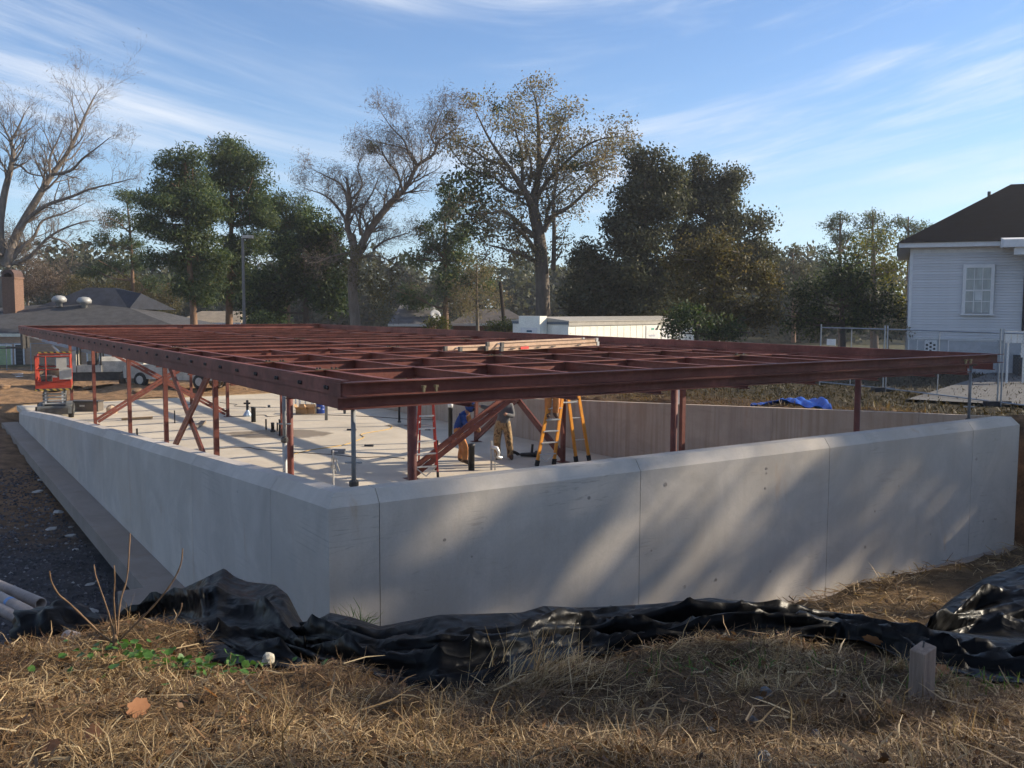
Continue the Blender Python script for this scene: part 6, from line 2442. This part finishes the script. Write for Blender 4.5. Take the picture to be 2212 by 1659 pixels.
def sheet(name, label, x0, x1, top, bot, Yb, thick, nu, nv, seed, folds=5, amp=.05, back=.55):
    """a bunched length of sheeting: front edge on the ground, ridge above, falling away behind"""
    rnd = np.random.default_rng(seed)
    ph = rnd.uniform(0, 6, 12)
    vs, fs = [], []
    for i in range(nu + 1):
        x = x0 + (x1 - x0) * i / nu
        yb, yt = interp(bot, x), interp(top, x)
        Y0_ = interp(Yb, x) if isinstance(Yb, list) else Yb
        pb = at_y(x, yb, Y0_)
        # the lower edge rests on the ground
        th = interp(thick, x) if isinstance(thick, list) else thick
        pt = at_y(x, yt, Y0_ + th)
        u = i / nu * (x1 - x0) / 300.0
        for j in range(nv + 1):
            w = j / nv
            if w <= .7:
                s = w / .7
                y = pb.y + (pt.y - pb.y) * s ** 1.15
                xx = pb.x + (pt.x - pb.x) * s
                z = pb.z + (pt.z - pb.z) * s
                bulge = math.sin(math.pi * s)
                f = 0
                for q in range(4):
                    fr = folds * (q + 1) * .55
                    f += math.sin(fr * s * 6.28 + ph[q] + 1.6 * math.sin(u * (1.1 + .5 * q) + ph[q + 4]) + u * .5 * (q - 1)) / (q + 1)
                cr = 1 - abs(math.sin(folds * 3.1 * s + ph[8] + 1.2 * math.sin(u * 2.3 + ph[9]) + u * .8))
                cr2 = 1 - abs(math.sin(folds * 5.3 * s - u * 2.1 + ph[10] + 1.7 * math.sin(u * 1.1 + ph[11])))
                cr3 = 1 - abs(math.sin(u * 6.5 + 3.0 * s + 2 * math.sin(s * 5 + u)))
                cr = cr + .55 * cr2 ** 2 + .22 * cr3 ** 3
                z += bulge * (amp * .7 * f + amp * 1.3 * cr ** 2)
                y -= bulge * amp * (.8 * f + 1.0 * cr)
            else:
                s = (w - .7) / .3
                y = pt.y + back * s
                xx = pt.x * (1 + .03 * s)
                z = pt.z - (.05 * s + 1.1 * s * s * back)
            vs.append((xx, y, z))
    for i in range(nu):
        for j in range(nv):
            k = i * (nv + 1) + j
            fs.append((k, k + 1, k + nv + 2, k + nv + 1))
    va = np.array(vs)
    va[:, 2] = np.maximum(va[:, 2], height(va[:, 0], va[:, 1]) + .012)
    o = MB().add([tuple(q) for q in va], fs).build(name, PLAS, None, True)
    s = o.modifiers.new('thick', 'SOLIDIFY')
    s.thickness = .003
    return tag(o, label, 'sheeting', 'black plastic sheeting along the bank')


top = [(600, 1352), (678, 1344), (711, 1327), (758, 1337), (819, 1357), (880, 1345), (947, 1332), (1126, 1327), (1176, 1312), (1250, 1316), (1352, 1311), (1423, 1307), (1534, 1294), (1620, 1302), (1702, 1311), (1837, 1330), (1955, 1352), (2019, 1364), (2120, 1376), (2300, 1392)]
bot = [(600, 1390), (678, 1422), (779, 1462), (914, 1488), (1015, 1490), (1099, 1470), (1217, 1424), (1423, 1404), (1567, 1392), (1736, 1374), (1864, 1384), (1930, 1412), (1985, 1446), (2100, 1470), (2300, 1482)]
Yb = [(600, 5.2), (780, 4.45), (950, 4.15), (1100, 4.3), (1250, 4.9), (1500, 5.0), (1800, 5.15), (1990, 4.5), (2300, 4.2)]
sheet('plastic_sheet', 'long bunched black plastic sheet lying across the bank before the wall', 600, 2300, top, bot, Yb, [(600, .7), (900, 1.0), (1500, .75), (1990, .9), (2300, 1.1)], 260, 48, 3, 3.4, .05)
# the raised tent of sheeting on the left
top = [(250, 1352), (300, 1318), (380, 1278), (440, 1250), (480, 1229), (500, 1246), (530, 1258), (590, 1265), (615, 1285), (640, 1335), (670, 1375)]
bot = [(250, 1368), (330, 1352), (392, 1370), (448, 1430), (560, 1440), (670, 1446)]
sheet('plastic_sheet', 'peaked fold of black plastic sheet at the near end of the footing', 250, 670, top, bot, [(250, 7.0), (392, 6.1), (448, 5.0), (670, 4.72)], [(250, .3), (392, .9), (460, 1.7), (560, 1.6), (670, .8)], 90, 44, 8, 2.8, .045, .6)
# a strip rolling down the bank on the left of the weeds
top = [(340, 1344), (420, 1346), (500, 1380), (600, 1420), (700, 1450)]
bot = [(340, 1362), (420, 1384), (500, 1425), (600, 1466), (700, 1486)]
sheet('plastic_sheet', 'narrow rolled strip of black plastic below the peaked fold', 340, 760, top, bot, [(340, 5.9), (520, 5.0), (760, 4.4)], .25, 70, 26, 12, 2.2, .03, .2)
# right heap
top = [(1985, 1372), (2019, 1352), (2045, 1322), (2073, 1294), (2140, 1251), (2212, 1224), (2330, 1200)]
bot = [(1985, 1378), (2050, 1374), (2212, 1392), (2330, 1400)]
sheet('plastic_sheet', 'glossy crumpled heap of black plastic at the right edge', 1985, 2330, top, bot, 5.9, [(1985, .2), (2100, 1.2), (2330, 1.6)], 80, 50, 15, 2.6, .06, .8)

# ------------------------------------------------------------------ pale pipes in the left corner
PVC = M('dusty pvc', (.36, .30, .26), .6, .15, 6, .1)


def e2(x, y):
    return (x / 2.7743) * .6777, (1850 + y / 2.7743) * .6777


pl = []
for i, (a, b_, Ya, Yb_, r, lb) in enumerate((
    ((-260, -60), (360, 205), 8.6, 7.6, .050, 'upper pale plastic pipe with open end in the left corner'),
    ((-260, 20), (410, 370), 8.0, 6.9, .050, 'pale plastic pipe strapped with blue tape, middle of the bundle'),
    ((-260, 110), (330, 430), 7.8, 6.8, .044, 'lower pale plastic pipe of the left bundle'),
    ((600, 500), (770, 545), 6.4, 6.2, .05, 'short pale pipe end poking from the dark sack'),
    ((-260, 60), (250, 215), 8.5, 7.8, .03, 'thin pale pipe behind the taped one'))):
    p, q = at_y(*e2(*a), Ya), at_y(*e2(*b_), Yb_)
    t = thing('plastic_pipe', lb, 'pipe', p, 0, 'pale plastic pipes in the left corner')
    d = (q - p).normalized()
    s, u = frame_of(d)
    n = 14
    mb = MB()
    vs, fs = [], []
    for pt, rr in ((p, r), (q, r), (q, r * .80), (q - d * .25, r * .80)):
        for k in range(n):
            an = 2 * math.pi * k / n
            vs.append(pt + (s * math.cos(an) + u * math.sin(an)) * rr)
    for j in range(3):
        for k in range(n):
            fs.append((j * n + k, j * n + (k + 1) % n, (j + 1) * n + (k + 1) % n, (j + 1) * n + k))
    mb.add(vs, fs).build('barrel', PVC, t, True, fix=False)
    c = q - d * .25
    MB().lathe([(r * .79, 0), (r * .79, .005)], c, n, d).build('bore', BLK, t)
    if i == 1:
        MB().lathe([(r * 1.04, 0), (r * 1.04, .05)], p.lerp(q, .55), 12, d).build('tape_band', M('blue tape', (.10, .22, .45), .5, .1, 5, 0), t)
# dark sack over the pipe ends
p = at_y(*e2(470, 480), 6.5)
bm = bmesh.new()
bmesh.ops.create_uvsphere(bm, u_segments=28, v_segments=16, radius=1)
for v in bm.verts:
    c = v.co
    k = 1 + .12 * math.sin(7 * c.x + 3 * c.z) + .10 * math.sin(9 * c.y + 5 * c.x) + .08 * math.sin(13 * c.z)
    v.co = Vector((c.x * .34 * k, c.y * .26 * k, c.z * .20 * k - .05 * c.x))
me = bpy.data.meshes.new('dark_sack')
bm.to_mesh(me)
bm.free()
me.materials.append(PLAS)
for f in me.polygons:
    f.use_smooth = True
o = bpy.data.objects.new('dark_sack', me)
COL.objects.link(o)
o.location = p + Vector((0, .15, -.05))
tag(o, 'crumpled dark plastic sack over the pipe ends at left', 'sack')

# ------------------------------------------------------------------ stones, rubble and leaves
p = at_y(593, 1410, 5.0)
tag(rock('white_stone', p + Vector((0, -.12, -.01)), .042, M('white limestone', (.58, .53, .42), .85, .2, 12, .6), 5, .95), 'rough white stone lying on the black plastic at left', 'stone')
STN = M('grey stone', (.12, .12, .122), .85, .2, 12, .3)
for i, (x, y, r, lb) in enumerate(((1655, 1500, .035, 'flat grey stone left of the stake in the straw'), (1640, 1512, .02, 'small round grey stone beside the flat one'), (1624, 1558, .026, 'pale sliver of stone in the brown straw on the right'),
                                   (1500, 1632, .018, 'small grey stone low in the right foreground'), (1830, 1615, .033, 'grey cobble below and left of the stake'), (1762, 1590, .026, 'flat grey flake between cobbles in the right foreground'),
                                   (1650, 1640, .030, 'pale egg shaped stone at the bottom edge'), (1688, 1628, .022, 'dark round stone beside the egg shaped one'), (1535, 1578, .016, 'tiny pale pebble in the middle right straw'), (1915, 1612, .03, 'grey stone half hidden in grass right of the cobble'))):
    d = ray(x, y)
    Yg = 3.6
    for _ in range(30):
        h = float(height(d.x / d.y * Yg, Yg))
        Yg += ((h - EYE) / (d.z / d.y) - Yg) * .6
    p = Vector((d.x / d.y * Yg, Yg, float(height(d.x / d.y * Yg, Yg))))
    tag(rock('field_stone', p, r, STN, 200 + i, .6), lb, 'stone', 'stones in the near straw')
# broken pale concrete on the gravel
CL = ('largest pale concrete flake on the dark gravel beside the footing', 'pale concrete lump nearest the far end of the gravel', 'flat pale concrete chip in the middle of the gravel', 'long pale concrete shard on the gravel', 'small pale chip near the footing bend', 'squat pale concrete piece above the sapling', 'pale chip close to the footing edge', 'thin pale flake at the left of the gravel', 'upright pale fragment beside the far footing', 'low pale slab near the pipes')
for i, (x, y, w) in enumerate(((440, 795, 72), (235, 560, 60), (320, 750, 70), (365, 660, 70), (470, 880, 46), (440, 740, 34), (560, 1085, 60), (255, 500, 44), (300, 520, 34), (560, 1270, 110))):
    p = at_z(*e1(x, y), -.92)
    p.z = float(height(p.x, p.y))
    r = w / 1.95 * .6777 * p.y / 2007 / 2
    tag(rock('concrete_chunk', p, r, chunk, 300 + i, .32), CL[i], 'rubble', 'broken concrete on the gravel')
# gravel
n = 9000
A_ = -np.abs(rng.normal(1.8, 1.6, n)) - .5
B_ = rng.uniform(-1.5, 22, n)
X = ORG.x + AX.x * A_ + BX.x * B_
Y = ORG.y + AX.y * A_ + BX.y * B_
Z = height(X, Y)
s = rng.uniform(.015, .06, n)
base = np.array([[1, 0, 0], [-.5, .8, 0], [-.5, -.8, 0], [0, 0, .7]])
V = (base[None] * s[:, None, None])
an = rng.uniform(0, 6.28, n)
ca, sa = np.cos(an), np.sin(an)
V2 = V.copy()
V2[:, :, 0] = V[:, :, 0] * ca[:, None] - V[:, :, 1] * sa[:, None]
V2[:, :, 1] = V[:, :, 0] * sa[:, None] + V[:, :, 1] * ca[:, None]
V2 += np.stack([X, Y, Z], 1)[:, None, :]
mb = MB()
mb.v = [tuple(q) for q in V2.reshape(-1, 3)]
mb.f = [(4 * i + a, 4 * i + b_, 4 * i + c) for i in range(n) for a, b_, c in ((0, 1, 3), (1, 2, 3), (2, 0, 3))]
o = mb.build('gravel', leafmat('gravel stones', [(0, (.045, .045, .05)), (.6, (.10, .097, .105)), (.92, (.16, .155, .155)), (1, (.38, .36, .34))], 0.0, .9), None, fix=False)
tag(o, 'dark loose gravel beside the left footing', 'gravel', kind='stuff')
# fallen leaves
LF = leafmat('fallen oak leaf', [(0, (.20, .075, .03)), (.5, (.36, .16, .07)), (1, (.45, .26, .14))], .3, .6)
lf0 = None
FL = ('large orange brown oak leaf in the left foreground straw', 'orange leaf standing in the straw left of centre', 'curled pinkish leaf at the plastic edge on the right', 'dark red leaf low in the left foreground', 'brown leaf at the left bank edge', 'folded tan leaf near the stake', 'small brown leaf in the bottom left corner', 'tan leaf on the right mound')
for i, (x, y, r) in enumerate(((440, 2290, .055), (672, 2240, .045), (2322, 2065, .05), (300, 2375, .05), (205, 2128, .03), (3000, 2160, .04), (165, 2415, .03), (2780, 2065, .05))):
    x, y = x * .6777, y * .6777
    d = ray(x, y)
    Yg = 3.6
    for _ in range(30):
        h = float(height(d.x / d.y * Yg, Yg))
        Yg += ((h - EYE) / (d.z / d.y) - Yg) * .6
    p = Vector((d.x / d.y * Yg, Yg, float(height(d.x / d.y * Yg, Yg)) + .04))
    if lf0 is None:
        ring = []
        N = 22
        for k in range(N):
            t = 2 * math.pi * k / N
            rr = .62 + .32 * abs(math.cos(3.5 * t))
            ring.append((rr * 1.25 * math.cos(t), rr * .8 * math.sin(t), .22 * math.sin(t) ** 2 + .1 * math.cos(2 * t)))
        mb = MB().add([(0, 0, 0)] + ring, [(0, k + 1, (k + 1) % N + 1) for k in range(N)])
        mb.v = [(a * .05, b_ * .05, c * .05) for a, b_, c in mb.v]
        lf0 = mb.build('fallen_leaf', LF, None, True)
        o = lf0
    else:
        o = lf0.copy()
        COL.objects.link(o)
    o.location = p
    o.scale = (r / .05,) * 3
    o.rotation_euler = (random.uniform(.3, 1.2), random.uniform(-.4, .4), random.uniform(0, 6))
    tag(o, FL[i], 'leaf', 'fallen leaves in the straw')
# ================================================================== air
hz_ = MB().box(-260, -70, -4, 260, 240, 27.5)
m, nt, b = mk('haze air')
nt.nodes.remove(b)
pv = nt.nodes.new('ShaderNodeVolumePrincipled')
pv.inputs['Color'].default_value = (.93, .95, 1.0, 1)
pv.inputs['Density'].default_value = .00045
pv.inputs['Anisotropy'].default_value = .35
nt.links.new(pv.outputs[0], nt.nodes['Material Output'].inputs['Volume'])
o = hz_.build('haze', m, None)
tag(o, 'thin pale winter haze in the air over the site', 'haze', kind='stuff')
